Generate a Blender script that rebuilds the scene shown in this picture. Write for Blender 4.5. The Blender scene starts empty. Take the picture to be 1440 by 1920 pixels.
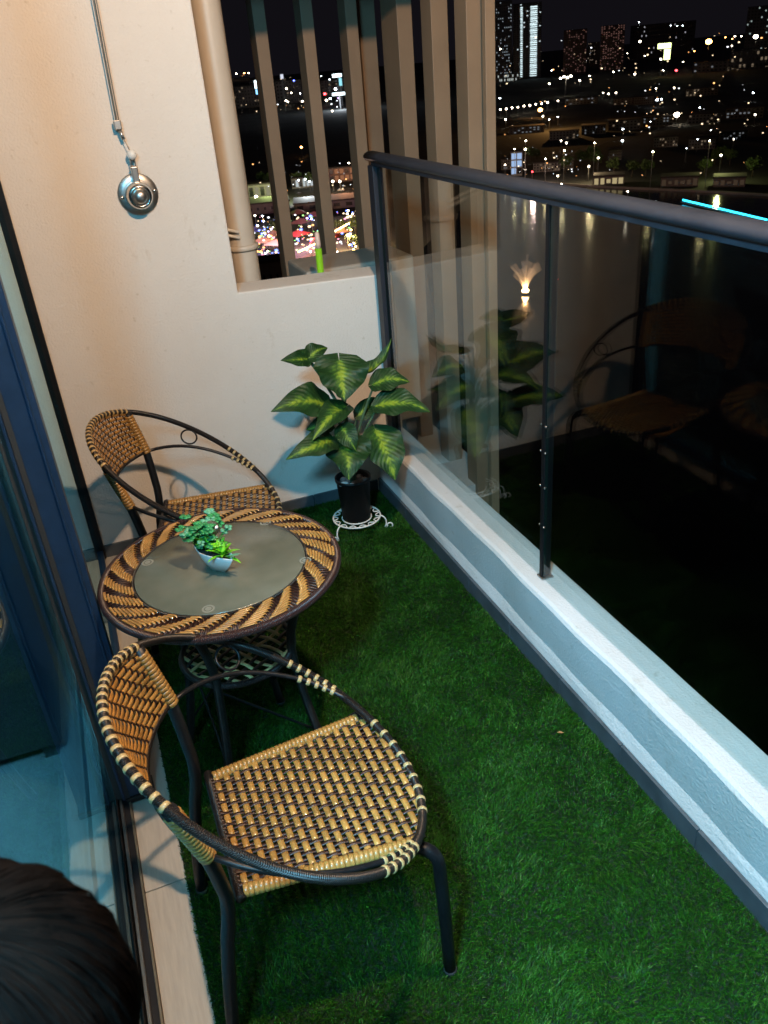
import bpy, bmesh, math, random
import numpy as np
from mathutils import Vector, Matrix, Quaternion
random.seed(7); RNG = np.random.default_rng(11)
PI = math.pi
S = bpy.context.scene
COL = S.collection

# ------------------------------------------------------------------ camera
F_PX, PPX, PPY = 1538.0, 720.0, 960.0          # focal length and centre of the 1440 x 1920 frame
def _n(v): v = np.asarray(v, float); return v / np.linalg.norm(v)
def _d(x, y): return np.array([(x - PPX) / F_PX, -(y - PPY) / F_PX, -1.0])
_Y = _n(_d(50, 167)); _Z = -_n(_d(962, 3740)); _Z = _n(_Z - _Y * np.dot(_Z, _Y)); _X = np.cross(_Y, _Z)
ROT = np.array([_X, _Y, _Z])
CAM = np.array([0.0, 0.0, 1.70])
cd = bpy.data.cameras.new('camera'); cam = bpy.data.objects.new('camera', cd); COL.objects.link(cam)
m = Matrix.Identity(4)
for i in range(3):
    for j in range(3): m[i][j] = ROT[i, j]
    m[i][3] = CAM[i]
cam.matrix_world = m
cd.sensor_fit = 'VERTICAL'; cd.sensor_height = 36; cd.sensor_width = 27; cd.lens = 36 * F_PX / 1920
cd.clip_start = 0.05; cd.clip_end = 12000
cd.dof.use_dof = True; cd.dof.focus_distance = 2.3; cd.dof.aperture_fstop = 9.5
S.camera = cam
def ray(px, py): return _n(ROT @ _d(px, py))
def at(px, py, axis, val):                      # the place in the world seen at a spot of the photograph
    r = ray(px, py); t = (val - CAM[axis]) / r[axis]
    return CAM + t * r

# ------------------------------------------------------------------ world, light, exposure
W = bpy.data.worlds.new('World'); S.world = W; W.use_nodes = True
nt = W.node_tree; nt.nodes.clear()
out = nt.nodes.new('ShaderNodeOutputWorld'); bg = nt.nodes.new('ShaderNodeBackground')
sky = nt.nodes.new('ShaderNodeTexSky'); sky.sky_type = 'NISHITA'; sky.sun_disc = False
sky.sun_elevation = math.radians(-6); sky.sun_rotation = math.radians(120)
glow = nt.nodes.new('ShaderNodeMixRGB'); glow.blend_type = 'ADD'; glow.inputs[0].default_value = 1
glow.inputs[2].default_value = (0.085, 0.075, 0.105, 1)      # the sky over a lit city
nt.links.new(sky.outputs[0], glow.inputs[1]); nt.links.new(glow.outputs[0], bg.inputs[0])
bg.inputs[1].default_value = 0.06
nt.links.new(bg.outputs[0], out.inputs[0])
S.view_settings.view_transform = 'Standard'; S.view_settings.look = 'None'
S.view_settings.exposure = 0.0; S.view_settings.gamma = 1.0; S.view_settings.use_curve_mapping = False
S.cycles.use_denoising = True
S.cycles.sample_clamp_indirect = 4.0
S.cycles.max_bounces = 10; S.cycles.transparent_max_bounces = 24
S.cycles.caustics_reflective = False; S.cycles.caustics_refractive = False

LAMP_A = (0.57, 0.95, 2.57); LAMP_B = (-0.50, -0.15, 2.46)
def lamp(name, loc, power, col, size):
    l = bpy.data.lights.new(name, 'POINT'); l.energy = power; l.color = col; l.shadow_soft_size = size
    o = bpy.data.objects.new(name, l); o.location = loc; COL.objects.link(o); return o
lamp('balcony_downlight_lamp', LAMP_A, 232, (1.0, 0.67, 0.43), 0.035)
lamp('room_lamp_light', LAMP_B, 660, (0.24, 0.71, 1.03), 0.17)

# ------------------------------------------------------------------ materials
def newmat(name):
    mt = bpy.data.materials.new(name); mt.use_nodes = True
    t = mt.node_tree; b = t.nodes['Principled BSDF']
    return mt, t, b
def mat(name, col, rough=0.6, metal=0.0, var=0.0, vscale=6.0, bump=0.0, bscale=80.0, spec=0.5, coat=0.0, col2=None, detail=4.0, bdist=0.004, stretch=None):
    mt, t, b = newmat(name)
    b.inputs['Base Color'].default_value = (*col, 1); b.inputs['Roughness'].default_value = rough
    b.inputs['Metallic'].default_value = metal; b.inputs['Specular IOR Level'].default_value = spec
    b.inputs['Coat Weight'].default_value = coat
    L = t.links.new; N = t.nodes.new
    tc = N('ShaderNodeTexCoord'); src = tc.outputs['Object']
    if stretch:
        mp = N('ShaderNodeMapping'); mp.inputs['Scale'].default_value = stretch; L(src, mp.inputs[0]); src = mp.outputs[0]
    if var > 0 or col2:
        nz = N('ShaderNodeTexNoise'); nz.inputs['Scale'].default_value = vscale; nz.inputs['Detail'].default_value = detail
        nz.inputs['Roughness'].default_value = 0.6
        L(src, nz.inputs['Vector'])
        cr = N('ShaderNodeValToRGB'); cr.color_ramp.elements[0].position = 0.32; cr.color_ramp.elements[1].position = 0.70
        a = col2 if col2 else tuple(c * (1 - var) for c in col); bb = col if col2 else tuple(min(1, c * (1 + var)) for c in col)
        cr.color_ramp.elements[0].color = (*a, 1); cr.color_ramp.elements[1].color = (*bb, 1)
        L(nz.outputs['Fac'], cr.inputs[0]); L(cr.outputs[0], b.inputs['Base Color'])
        mr = N('ShaderNodeMapRange'); mr.inputs['To Min'].default_value = max(0.02, rough - 0.08); mr.inputs['To Max'].default_value = min(1, rough + 0.08)
        L(nz.outputs['Fac'], mr.inputs[0]); L(mr.outputs[0], b.inputs['Roughness'])
    if bump > 0:
        n2 = N('ShaderNodeTexNoise'); n2.inputs['Scale'].default_value = bscale; n2.inputs['Detail'].default_value = 5
        L(src, n2.inputs['Vector'])
        bp = N('ShaderNodeBump'); bp.inputs['Strength'].default_value = bump; bp.inputs['Distance'].default_value = bdist
        L(n2.outputs['Fac'], bp.inputs['Height']); L(bp.outputs[0], b.inputs['Normal'])
    return mt
def emis(name, col, strength, sample=False):
    mt = bpy.data.materials.new(name); mt.use_nodes = True; t = mt.node_tree; t.nodes.clear()
    o = t.nodes.new('ShaderNodeOutputMaterial'); e = t.nodes.new('ShaderNodeEmission')
    e.inputs[0].default_value = (*col, 1); e.inputs[1].default_value = strength
    t.links.new(e.outputs[0], o.inputs[0])
    mt.cycles.emission_sampling = 'AUTO' if sample else 'NONE'
    return mt
def glassmat(name, tint, f0=0.045, rough=0.0, gtint=(1, 1, 1), pw=5.0):
    # a thin pane: clear or tinted see-through plus mirror reflection that grows towards grazing (Schlick)
    mt = bpy.data.materials.new(name); mt.use_nodes = True; t = mt.node_tree; t.nodes.clear()
    N = t.nodes.new; L = t.links.new
    o = N('ShaderNodeOutputMaterial'); tr = N('ShaderNodeBsdfTransparent'); gl = N('ShaderNodeBsdfGlossy'); mx = N('ShaderNodeMixShader')
    tr.inputs[0].default_value = (*tint, 1); gl.inputs['Roughness'].default_value = rough; gl.inputs[0].default_value = (*gtint, 1)
    g = N('ShaderNodeNewGeometry'); dt = N('ShaderNodeVectorMath'); dt.operation = 'DOT_PRODUCT'
    L(g.outputs['Normal'], dt.inputs[0]); L(g.outputs['Incoming'], dt.inputs[1])
    def M(op, a, b=None):
        n = N('ShaderNodeMath'); n.operation = op
        for k, v in enumerate((a, b)):
            if v is None: continue
            if isinstance(v, (int, float)): n.inputs[k].default_value = v
            else: L(v, n.inputs[k])
        return n.outputs[0]
    c = M('ABSOLUTE', dt.outputs['Value']); q = M('SUBTRACT', 1.0, c); p5 = M('POWER', q, pw)
    fr = M('ADD', M('MULTIPLY', p5, 1 - f0), f0)
    L(fr, mx.inputs[0]); L(tr.outputs[0], mx.inputs[1]); L(gl.outputs[0], mx.inputs[2]); L(mx.outputs[0], o.inputs[0])
    return mt
def ribbed(name, col, rough, scale, bump=0.6, metal=0.0, spec=0.5):
    # ribs across a swept length (uv v runs along it, in metres)
    mt, t, b = newmat(name); N = t.nodes.new; L = t.links.new
    b.inputs['Base Color'].default_value = (*col, 1); b.inputs['Roughness'].default_value = rough; b.inputs['Metallic'].default_value = metal
    b.inputs['Specular IOR Level'].default_value = spec
    uv = N('ShaderNodeUVMap'); sp = N('ShaderNodeSeparateXYZ'); L(uv.outputs[0], sp.inputs[0])
    mu = N('ShaderNodeMath'); mu.operation = 'MULTIPLY_ADD'; mu.inputs[1].default_value = scale * 2 * PI; L(sp.outputs[1], mu.inputs[0])
    m3 = N('ShaderNodeMath'); m3.operation = 'MULTIPLY'; m3.inputs[1].default_value = 2 * PI; L(sp.outputs[0], m3.inputs[0]); L(m3.outputs[0], mu.inputs[2])
    si = N('ShaderNodeMath'); si.operation = 'SINE'; L(mu.outputs[0], si.inputs[0])
    bp = N('ShaderNodeBump'); bp.inputs['Strength'].default_value = bump; bp.inputs['Distance'].default_value = 0.002
    L(si.outputs[0], bp.inputs['Height']); L(bp.outputs[0], b.inputs['Normal'])
    return mt

M = {}
def wallmat(name, col, stain):
    mt, t, b = newmat(name); N = t.nodes.new; L = t.links.new
    tc = N('ShaderNodeTexCoord')
    n1 = N('ShaderNodeTexNoise'); n1.inputs['Scale'].default_value = 2.3; n1.inputs['Detail'].default_value = 6; L(tc.outputs['Object'], n1.inputs['Vector'])
    cr = N('ShaderNodeValToRGB'); cr.color_ramp.elements[0].position = 0.3; cr.color_ramp.elements[1].position = 0.75
    cr.color_ramp.elements[0].color = (*stain, 1); cr.color_ramp.elements[1].color = (*col, 1)
    L(n1.outputs['Fac'], cr.inputs[0])
    n4 = N('ShaderNodeTexNoise'); n4.inputs['Scale'].default_value = 38; n4.inputs['Detail'].default_value = 3; L(tc.outputs['Object'], n4.inputs['Vector'])
    c4 = N('ShaderNodeValToRGB'); c4.color_ramp.elements[0].position = 0.25; c4.color_ramp.elements[1].position = 0.34
    c4.color_ramp.elements[0].color = (0.86, 0.84, 0.80, 1); c4.color_ramp.elements[1].color = (1, 1, 1, 1); L(n4.outputs['Fac'], c4.inputs[0])
    mx = N('ShaderNodeMixRGB'); mx.blend_type = 'MULTIPLY'; mx.inputs[0].default_value = 1; L(cr.outputs[0], mx.inputs[1]); L(c4.outputs[0], mx.inputs[2])
    n5 = N('ShaderNodeTexNoise'); n5.inputs['Scale'].default_value = 5; n5.inputs['Detail'].default_value = 9; n5.inputs['Roughness'].default_value = 0.75
    mp5 = N('ShaderNodeMapping'); mp5.inputs['Scale'].default_value = (1.0, 1.0, 0.45); L(tc.outputs['Object'], mp5.inputs[0]); L(mp5.outputs[0], n5.inputs['Vector'])
    c5 = N('ShaderNodeValToRGB'); c5.color_ramp.elements[0].position = 0.60; c5.color_ramp.elements[1].position = 0.74
    c5.color_ramp.elements[0].color = (1, 1, 1, 1); c5.color_ramp.elements[1].color = (0.78, 0.72, 0.64, 1); L(n5.outputs['Fac'], c5.inputs[0])
    m5 = N('ShaderNodeMixRGB'); m5.blend_type = 'MULTIPLY'; m5.inputs[0].default_value = 1; L(mx.outputs[0], m5.inputs[1]); L(c5.outputs[0], m5.inputs[2])
    L(m5.outputs[0], b.inputs['Base Color'])
    b.inputs['Roughness'].default_value = 0.82; b.inputs['Specular IOR Level'].default_value = 0.25
    n2 = N('ShaderNodeTexNoise'); n2.inputs['Scale'].default_value = 130; n2.inputs['Detail'].default_value = 4; L(tc.outputs['Object'], n2.inputs['Vector'])
    n3 = N('ShaderNodeTexNoise'); n3.inputs['Scale'].default_value = 22; n3.inputs['Detail'].default_value = 3; L(tc.outputs['Object'], n3.inputs['Vector'])
    ad = N('ShaderNodeMath'); ad.operation = 'MULTIPLY_ADD'; ad.inputs[1].default_value = 0.6; L(n3.outputs['Fac'], ad.inputs[0]); L(n2.outputs['Fac'], ad.inputs[2])
    bp = N('ShaderNodeBump'); bp.inputs['Strength'].default_value = 0.75; bp.inputs['Distance'].default_value = 0.003
    L(ad.outputs[0], bp.inputs['Height']); L(bp.outputs[0], b.inputs['Normal'])
    return mt
M['wall'] = wallmat('rough painted plaster', (0.71, 0.665, 0.60), (0.66, 0.61, 0.545))
M['kerb'] = wallmat('kerb plaster', (0.585, 0.59, 0.59), (0.47, 0.455, 0.43))
M['ceiling'] = mat('ceiling paint', (0.6, 0.58, 0.55), 0.9)
M['skirting'] = mat('grey skirting tile', (0.052, 0.064, 0.074), 0.45, var=0.25, vscale=14, bump=0.1, bscale=60)
M['tile'] = mat('greige floor tile', (0.40, 0.365, 0.31), 0.42, var=0.10, vscale=9, stretch=(14, 1.2, 1), bump=0.05, bscale=60)
M['grout'] = mat('grout', (0.46, 0.44, 0.40), 0.9)
M['frame'] = mat('dark aluminium tinted for blue light', (0.010, 0.026, 0.060), 0.42, var=0.12, vscale=30, bump=0.05, bscale=400, spec=0.3)  # blue light on the dark grey metal is put into this base colour
M['rail'] = mat('dark grey handrail', (0.020, 0.023, 0.031), 0.45, spec=0.28, var=0.15, vscale=12)
M['black_metal'] = mat('black metal', (0.006, 0.006, 0.007), 0.42, spec=0.3, var=0.2, vscale=30)
M['track'] = mat('dark track metal', (0.05, 0.05, 0.055), 0.3, metal=0.7)
M['brass'] = mat('worn track edge', (0.35, 0.30, 0.22), 0.35, metal=0.8)
M['slat'] = mat('bronze beige aluminium slat', (0.27, 0.185, 0.115), 0.55, var=0.08, vscale=5, bump=0.04, bscale=200)
M['pipe'] = mat('cream upvc pipe', (0.58, 0.50, 0.40), 0.45, var=0.06, vscale=5)
M['ac'] = mat('beige enamel casing', (0.42, 0.37, 0.30), 0.5, var=0.1, vscale=9)
M['green_pole'] = mat('bright green plastic', (0.26, 0.62, 0.02), 0.35)
M['pale_plastic'] = mat('pale pink plastic', (0.75, 0.55, 0.45), 0.4)
M['white_plastic'] = mat('white plastic', (0.7, 0.7, 0.66), 0.4)
M['chrome'] = mat('brushed chrome', (0.62, 0.60, 0.57), 0.16, metal=1.0, bump=0.05, bscale=300)
M['steel'] = mat('satin steel', (0.5, 0.48, 0.45), 0.34, metal=1.0)
M['rubber'] = mat('dark rubber', (0.02, 0.02, 0.02), 0.7)
M['cord'] = mat('braided steel cord', (0.32, 0.28, 0.23), 0.5, metal=0.4)
M['gold'] = mat('honey gold rattan', (0.315, 0.163, 0.040), 0.30, var=0.34, coat=0.25, vscale=22, bump=0.25, bscale=600, bdist=0.001, spec=0.5)
M['pale_gold'] = mat('pale rattan binding', (0.40, 0.285, 0.125), 0.33, var=0.25, vscale=40)
M['brown'] = mat('dark brown rattan', (0.022, 0.009, 0.007), 0.45, spec=0.3, var=0.3, vscale=40)
M['hoop'] = ribbed('black ribbed rattan wrap', (0.010, 0.007, 0.006), 0.38, 260, 0.5, spec=0.35)
M['brown_rib'] = ribbed('brown ribbed rattan wrap', (0.030, 0.014, 0.013), 0.33, 230, 0.55, spec=0.4)
M['pot'] = mat('black plastic pot', (0.0035, 0.0035, 0.004), 0.5, var=0.2, spec=0.22)
M['white_wire'] = mat('white painted wire', (0.72, 0.70, 0.64), 0.45)
M['ceramic'] = mat('white glazed ceramic', (0.80, 0.80, 0.78), 0.22, coat=0.3)
M['soil'] = mat('dark soil', (0.025, 0.02, 0.018), 0.95, var=0.5, vscale=60, bump=0.8, bscale=120)
M['pebble'] = mat('grey pebble', (0.14, 0.11, 0.10), 0.6, var=0.3, vscale=30)
M['white_pebble'] = mat('white pebble', (0.62, 0.62, 0.60), 0.5)
M['mint'] = mat('blue green succulent', (0.020, 0.20, 0.060), 0.45, var=0.3, vscale=30)
M['mint_pale'] = mat('pale mint leaf', (0.10, 0.34, 0.20), 0.4, var=0.2, vscale=30)
M['fern'] = mat('green plastic fern', (0.035, 0.22, 0.015), 0.5, var=0.3, vscale=40)
M['lime'] = mat('lime green plastic leaf', (0.14, 0.48, 0.012), 0.45, var=0.25, vscale=20)
M['stone_ball'] = mat('polished dark green stone', (0.075, 0.085, 0.06), 0.18, var=0.3, vscale=40, coat=0.5)
M['stem'] = mat('green stem', (0.075, 0.13, 0.065), 0.5, var=0.3, vscale=25)
M['hair'] = mat('dark brown hair', (0.0020, 0.0012, 0.0009), 0.7, var=0.5, vscale=40, spec=0.03)
M['skin'] = mat('skin', (0.50, 0.30, 0.20), 0.55)
M['shirt'] = mat('dark cloth', (0.03, 0.03, 0.035), 0.9, bump=0.2, bscale=500)
M['white_eye'] = mat('eye white', (0.7, 0.68, 0.65), 0.3)
M['room_floor'] = mat('pale room floor', (0.34, 0.34, 0.33), 0.35, var=0.12, vscale=4, stretch=(8, 1, 1))
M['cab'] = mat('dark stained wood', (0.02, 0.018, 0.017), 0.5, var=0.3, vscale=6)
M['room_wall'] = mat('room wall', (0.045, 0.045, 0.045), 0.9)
M['dryleaf'] = mat('dry leaf', (0.28, 0.12, 0.04), 0.7)
M['glass_rail'] = glassmat('railing glass', (0.92, 0.95, 0.94), 0.003, pw=4.4)
M['glass_edge'] = mat('dark glass edge', (0.006, 0.012, 0.011), 0.2, spec=0.2)
M['post'] = mat('matt black post', (0.004, 0.004, 0.005), 0.5, spec=0.15)
M['glass_door'] = glassmat('tinted door glass', (0.63, 0.83, 0.86), 0.10, gtint=(0.66, 0.93, 1.0))
# frosted table glass
mt, t, b = newmat('textured table glass'); M['table_glass'] = mt
N = t.nodes.new; L = t.links.new
tc = N('ShaderNodeTexCoord'); nz = N('ShaderNodeTexNoise'); nz.inputs['Scale'].default_value = 10; nz.inputs['Detail'].default_value = 8; L(tc.outputs['Object'], nz.inputs['Vector'])
cr = N('ShaderNodeValToRGB'); cr.color_ramp.elements[0].position = 0.3; cr.color_ramp.elements[1].position = 0.72
cr.color_ramp.elements[0].color = (0.068, 0.078, 0.056, 1); cr.color_ramp.elements[1].color = (0.120, 0.126, 0.096, 1)
L(nz.outputs['Fac'], cr.inputs[0]); L(cr.outputs[0], b.inputs['Base Color'])
b.inputs['Roughness'].default_value = 0.16; b.inputs['Specular IOR Level'].default_value = 0.75
n2 = N('ShaderNodeTexNoise'); n2.inputs['Scale'].default_value = 420; n2.inputs['Detail'].default_value = 3; L(tc.outputs['Object'], n2.inputs['Vector'])
bp = N('ShaderNodeBump'); bp.inputs['Strength'].default_value = 0.25; bp.inputs['Distance'].default_value = 0.001; L(n2.outputs['Fac'], bp.inputs['Height']); L(bp.outputs[0], b.inputs['Normal'])
# turf blades
mt, t, b = newmat('artificial grass blade'); M['turf'] = mt
N = t.nodes.new; L = t.links.new
a = N('ShaderNodeAttribute'); a.attribute_name = 'tint'
cr = N('ShaderNodeValToRGB'); e = cr.color_ramp.elements
e[0].position = 0.0; e[0].color = (0.0036, 0.017, 0.0018, 1); e[1].position = 0.93; e[1].color = (0.022, 0.098, 0.0042, 1)
x = e.new(0.97); x.color = (0.075, 0.15, 0.030, 1); x = e.new(0.5); x.color = (0.0112, 0.055, 0.0029, 1)
L(a.outputs['Fac'], cr.inputs[0]); L(cr.outputs[0], b.inputs['Base Color']); b.inputs['Roughness'].default_value = 0.55; b.inputs['Specular IOR Level'].default_value = 0.12
M['turf_base'] = mat('turf backing', (0.003, 0.010, 0.002), 0.9, var=0.5, vscale=40)
# variegated leaf: uv x = across (-1..1 mapped 0..1), y = along
mt, t, b = newmat('variegated leaf'); M['leaf'] = mt
N = t.nodes.new; L = t.links.new
uv = N('ShaderNodeUVMap'); sp = N('ShaderNodeSeparateXYZ'); L(uv.outputs[0], sp.inputs[0])
def mth(op, a, b=None, c=None):
    n = N('ShaderNodeMath'); n.operation = op
    for k, v in enumerate((a, b, c)):
        if v is None: continue
        if isinstance(v, (int, float)): n.inputs[k].default_value = v
        else: L(v, n.inputs[k])
    return n.outputs[0]
ac = mth('ABSOLUTE', mth('MULTIPLY_ADD', sp.outputs[0], 2.0, -1.0))
tc = N('ShaderNodeTexCoord'); nz = N('ShaderNodeTexNoise'); nz.inputs['Scale'].default_value = 34; nz.inputs['Detail'].default_value = 6; L(tc.outputs['Object'], nz.inputs['Vector'])
vein = mth('SINE', mth('MULTIPLY', mth('SUBTRACT', sp.outputs[1], mth('MULTIPLY', ac, 0.34)), 62.0))
oi = N('ShaderNodeObjectInfo')
val = mth('ADD', mth('MULTIPLY', ac, mth('MULTIPLY_ADD', oi.outputs['Random'], 1.0, 1.0)), mth('MULTIPLY', mth('SUBTRACT', nz.outputs['Fac'], 0.47), 1.5))
val = mth('ADD', val, mth('MULTIPLY', vein, 0.07))
cr = N('ShaderNodeValToRGB'); e = cr.color_ramp.elements
e[0].position = 0.0; e[0].color = (0.20, 0.28, 0.022, 1); e[1].position = 0.74; e[1].color = (0.010, 0.036, 0.0085, 1)
x = e.new(0.17); x.color = (0.090, 0.165, 0.017, 1); x = e.new(0.38); x.color = (0.026, 0.075, 0.012, 1)
L(val, cr.inputs[0]); L(cr.outputs[0], b.inputs['Base Color']); b.inputs['Roughness'].default_value = 0.52; b.inputs['Specular IOR Level'].default_value = 0.25
bp = N('ShaderNodeBump'); bp.inputs['Strength'].default_value = 0.22; bp.inputs['Distance'].default_value = 0.003; L(vein, bp.inputs['Height']); L(bp.outputs[0], b.inputs['Normal'])

# ------------------------------------------------------------------ mesh helpers
class MB:
    def __init__(s): s.v = []; s.f = []; s.uv = []; s.mi = []; s.n = 0
    def add(s, verts, faces, uv=None, mi=0):
        k = s.n; verts = [tuple(map(float, p)) for p in verts]
        s.v += verts; s.n += len(verts)
        s.uv += list(uv) if uv is not None else [(0, 0)] * len(verts)
        s.f += [tuple(i + k for i in f) for f in faces]; s.mi += [mi] * len(faces)
        return s
    def box(s, x0, x1, y0, y1, z0, z1, mi=0):
        return s.add([(x0, y0, z0), (x1, y0, z0), (x1, y1, z0), (x0, y1, z0), (x0, y0, z1), (x1, y0, z1), (x1, y1, z1), (x0, y1, z1)],
                     [(0, 3, 2, 1), (4, 5, 6, 7), (0, 1, 5, 4), (1, 2, 6, 5), (2, 3, 7, 6), (3, 0, 4, 7)], mi=mi)
    def sweep(s, pts, r, sides=8, closed=False, up=None, wh=None, mi=0, caps=True):
        """tube along pts; r a number or a list; with up + wh=(half width, half height) a flat strip lying across 'up'"""
        P = np.asarray(pts, float); n = len(P)
        if closed: T = np.roll(P, -1, 0) - np.roll(P, 1, 0)
        else: T = np.gradient(P, axis=0)
        T = T / np.maximum(np.linalg.norm(T, axis=1), 1e-12)[:, None]
        rr = np.full(n, r, float) if np.isscalar(r) else np.asarray(r, float)
        seg = np.linalg.norm(np.diff(P, axis=0), axis=1); ln = np.r_[0, np.cumsum(seg)]
        V = []; UV = []; U = None
        for i in range(n):
            if up is not None:
                u = np.asarray(up[i] if np.ndim(up) == 2 else up, float); u = u - T[i] * np.dot(u, T[i]); u = _n(u)
            else:
                if U is None:
                    a = np.array([0, 0, 1.0]) if abs(T[i][2]) < 0.9 else np.array([1.0, 0, 0]); u = _n(a - T[i] * np.dot(a, T[i]))
                else: u = U - T[i] * np.dot(U, T[i]); u = _n(u)
                U = u
            b = np.cross(T[i], u)
            for k in range(sides):
                a = 2 * PI * (k + (0.5 if wh else 0)) / sides
                if wh: V.append(P[i] + b * wh[0] * rr[i] * math.cos(a) + u * wh[1] * rr[i] * math.sin(a))
                else: V.append(P[i] + (b * math.cos(a) + u * math.sin(a)) * rr[i])
                UV.append((k / sides, ln[i]))
        Fc = []
        for i in range(n if closed else n - 1):
            j = (i + 1) % n
            for k in range(sides):
                l = (k + 1) % sides
                Fc.append((i * sides + k, i * sides + l, j * sides + l, j * sides + k))
        if not closed and caps:
            Fc.append(tuple(range(sides))[::-1]); Fc.append(tuple((n - 1) * sides + k for k in range(sides)))
        return s.add(V, Fc, UV, mi)
    def lathe(s, prof, c=(0, 0, 0), seg=24, mi=0, sx=1, sy=1):
        V = []; Fc = []; n = len(prof)
        for k in range(seg):
            a = 2 * PI * k / seg
            for r, z in prof: V.append((c[0] + r * math.cos(a) * sx, c[1] + r * math.sin(a) * sy, c[2] + z))
        for k in range(seg):
            l = (k + 1) % seg
            for i in range(n - 1): Fc.append((k * n + i, l * n + i, l * n + i + 1, k * n + i + 1))
        return s.add(V, Fc, mi=mi)
    def ball(s, c, r, seg=12, rings=8, sc=(1, 1, 1), mi=0):
        V = [(c[0], c[1], c[2] + r * sc[2])]; Fc = []
        for i in range(1, rings):
            p = PI * i / rings
            for k in range(seg):
                a = 2 * PI * k / seg
                V.append((c[0] + r * sc[0] * math.sin(p) * math.cos(a), c[1] + r * sc[1] * math.sin(p) * math.sin(a), c[2] + r * sc[2] * math.cos(p)))
        V.append((c[0], c[1], c[2] - r * sc[2])); e = len(V) - 1
        for k in range(seg):
            l = (k + 1) % seg
            Fc.append((0, 1 + k, 1 + l)); Fc.append((e, 1 + (rings - 2) * seg + l, 1 + (rings - 2) * seg + k))
            for i in range(rings - 2): Fc.append((1 + i * seg + k, 1 + (i + 1) * seg + k, 1 + (i + 1) * seg + l, 1 + i * seg + l))
        return s.add(V, Fc, mi=mi)
    def mesh(s, name, mats, smooth=True):
        me = bpy.data.meshes.new(name)
        me.from_pydata(s.v, [], s.f)
        ul = me.uv_layers.new(name='UVMap')
        li = np.empty(len(me.loops), np.int32); me.loops.foreach_get('vertex_index', li)
        ul.data.foreach_set('uv', np.asarray(s.uv, np.float32)[li].ravel())
        for mt in (mats if isinstance(mats, (list, tuple)) else [mats]): me.materials.append(mt)
        me.polygons.foreach_set('material_index', np.asarray(s.mi, np.int32))
        if smooth: me.polygons.foreach_set('use_smooth', np.ones(len(me.polygons), bool))
        me.update(); return me
    def build(s, name, mats, parent=None, smooth=True, bevel=0, loc=None, kind=None):
        o = bpy.data.objects.new(name, s.mesh(name, mats, smooth)); COL.objects.link(o)
        if parent is not None: o.parent = parent
        if loc is not None: o.location = loc
        if bevel:
            bv = o.modifiers.new('Bevel', 'BEVEL'); bv.width = bevel; bv.segments = 2; bv.limit_method = 'ANGLE'
        if kind: o['kind'] = kind
        return o
def tag(o, label, cat, group=None, kind=None):
    o['label'] = label; o['category'] = cat
    if group: o['group'] = group
    if kind: o['kind'] = kind
    return o
def thing(name, label, cat, loc=(0, 0, 0), rz=0.0, group=None):
    o = bpy.data.objects.new(name, None); o.empty_display_size = 0.1; COL.objects.link(o)
    o.location = loc; o.rotation_euler = (0, 0, rz)
    return tag(o, label, cat, group)
def struct(o): o['kind'] = 'structure'; return o
def link_mesh(name, me, parent=None, mw=None):
    o = bpy.data.objects.new(name, me); COL.objects.link(o)
    if parent is not None: o.parent = parent
    if mw is not None: o.matrix_local = mw
    return o
def frame_mat(p, xdir, zdir):                   # local x -> xdir, local z -> zdir
    x = _n(xdir); z = _n(np.asarray(zdir) - x * np.dot(zdir, x)); y = np.cross(z, x)
    mm = Matrix.Identity(4)
    for i in range(3): mm[i][0] = x[i]; mm[i][1] = y[i]; mm[i][2] = z[i]; mm[i][3] = p[i]
    return mm
def bez(*c, n=16):
    c = [np.asarray(p, float) for p in c]; o = []
    for i in range(n):
        t = i / (n - 1); q = c
        while len(q) > 1: q = [q[k] * (1 - t) + q[k + 1] * t for k in range(len(q) - 1)]
        o.append(q[0])
    return o
def spline(P, n=8):
    P = [np.asarray(p, float) for p in P]; Q = [2 * P[0] - P[1]] + P + [2 * P[-1] - P[-2]]; o = []
    for i in range(1, len(Q) - 2):
        for k in range(n):
            t = k / n; a, b, c, d = Q[i - 1:i + 3]
            o.append(0.5 * (2 * b + (c - a) * t + (2 * a - 5 * b + 4 * c - d) * t * t + (3 * b - a - 3 * c + d) * t ** 3))
    o.append(P[-1]); return o

# ================================================================== THE BALCONY SHELL
YE = 3.13                                       # inner face of the end wall
XK = 1.049                                      # face of the kerb
XG = 1.115                                      # glass line
TURF_X0 = -0.094
WX = 0.562                                      # where the full-height wall stops and the parapet starts
YB = 3.30                                       # back of the end wall

# floor slab and the tile strip in front of the door
struct(MB().box(-0.30, XK + 0.02, -1.2, YE + 0.02, -0.16, -0.010).build('floor', M['grout'], smooth=False))
fl = bpy.data.objects['floor']
yj = [1.446 + 0.6 * k for k in range(-4, 4)]
for k in range(len(yj) - 1):
    y0, y1 = yj[k] + 0.0018, min(yj[k + 1] - 0.0018, YE - 0.002)
    if y1 - y0 > 0.05: MB().box(-0.193, TURF_X0 + 0.03, y0, y1, -0.009, -0.002).build('tile', M['tile'], fl, smooth=False, bevel=0.001)

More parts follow.
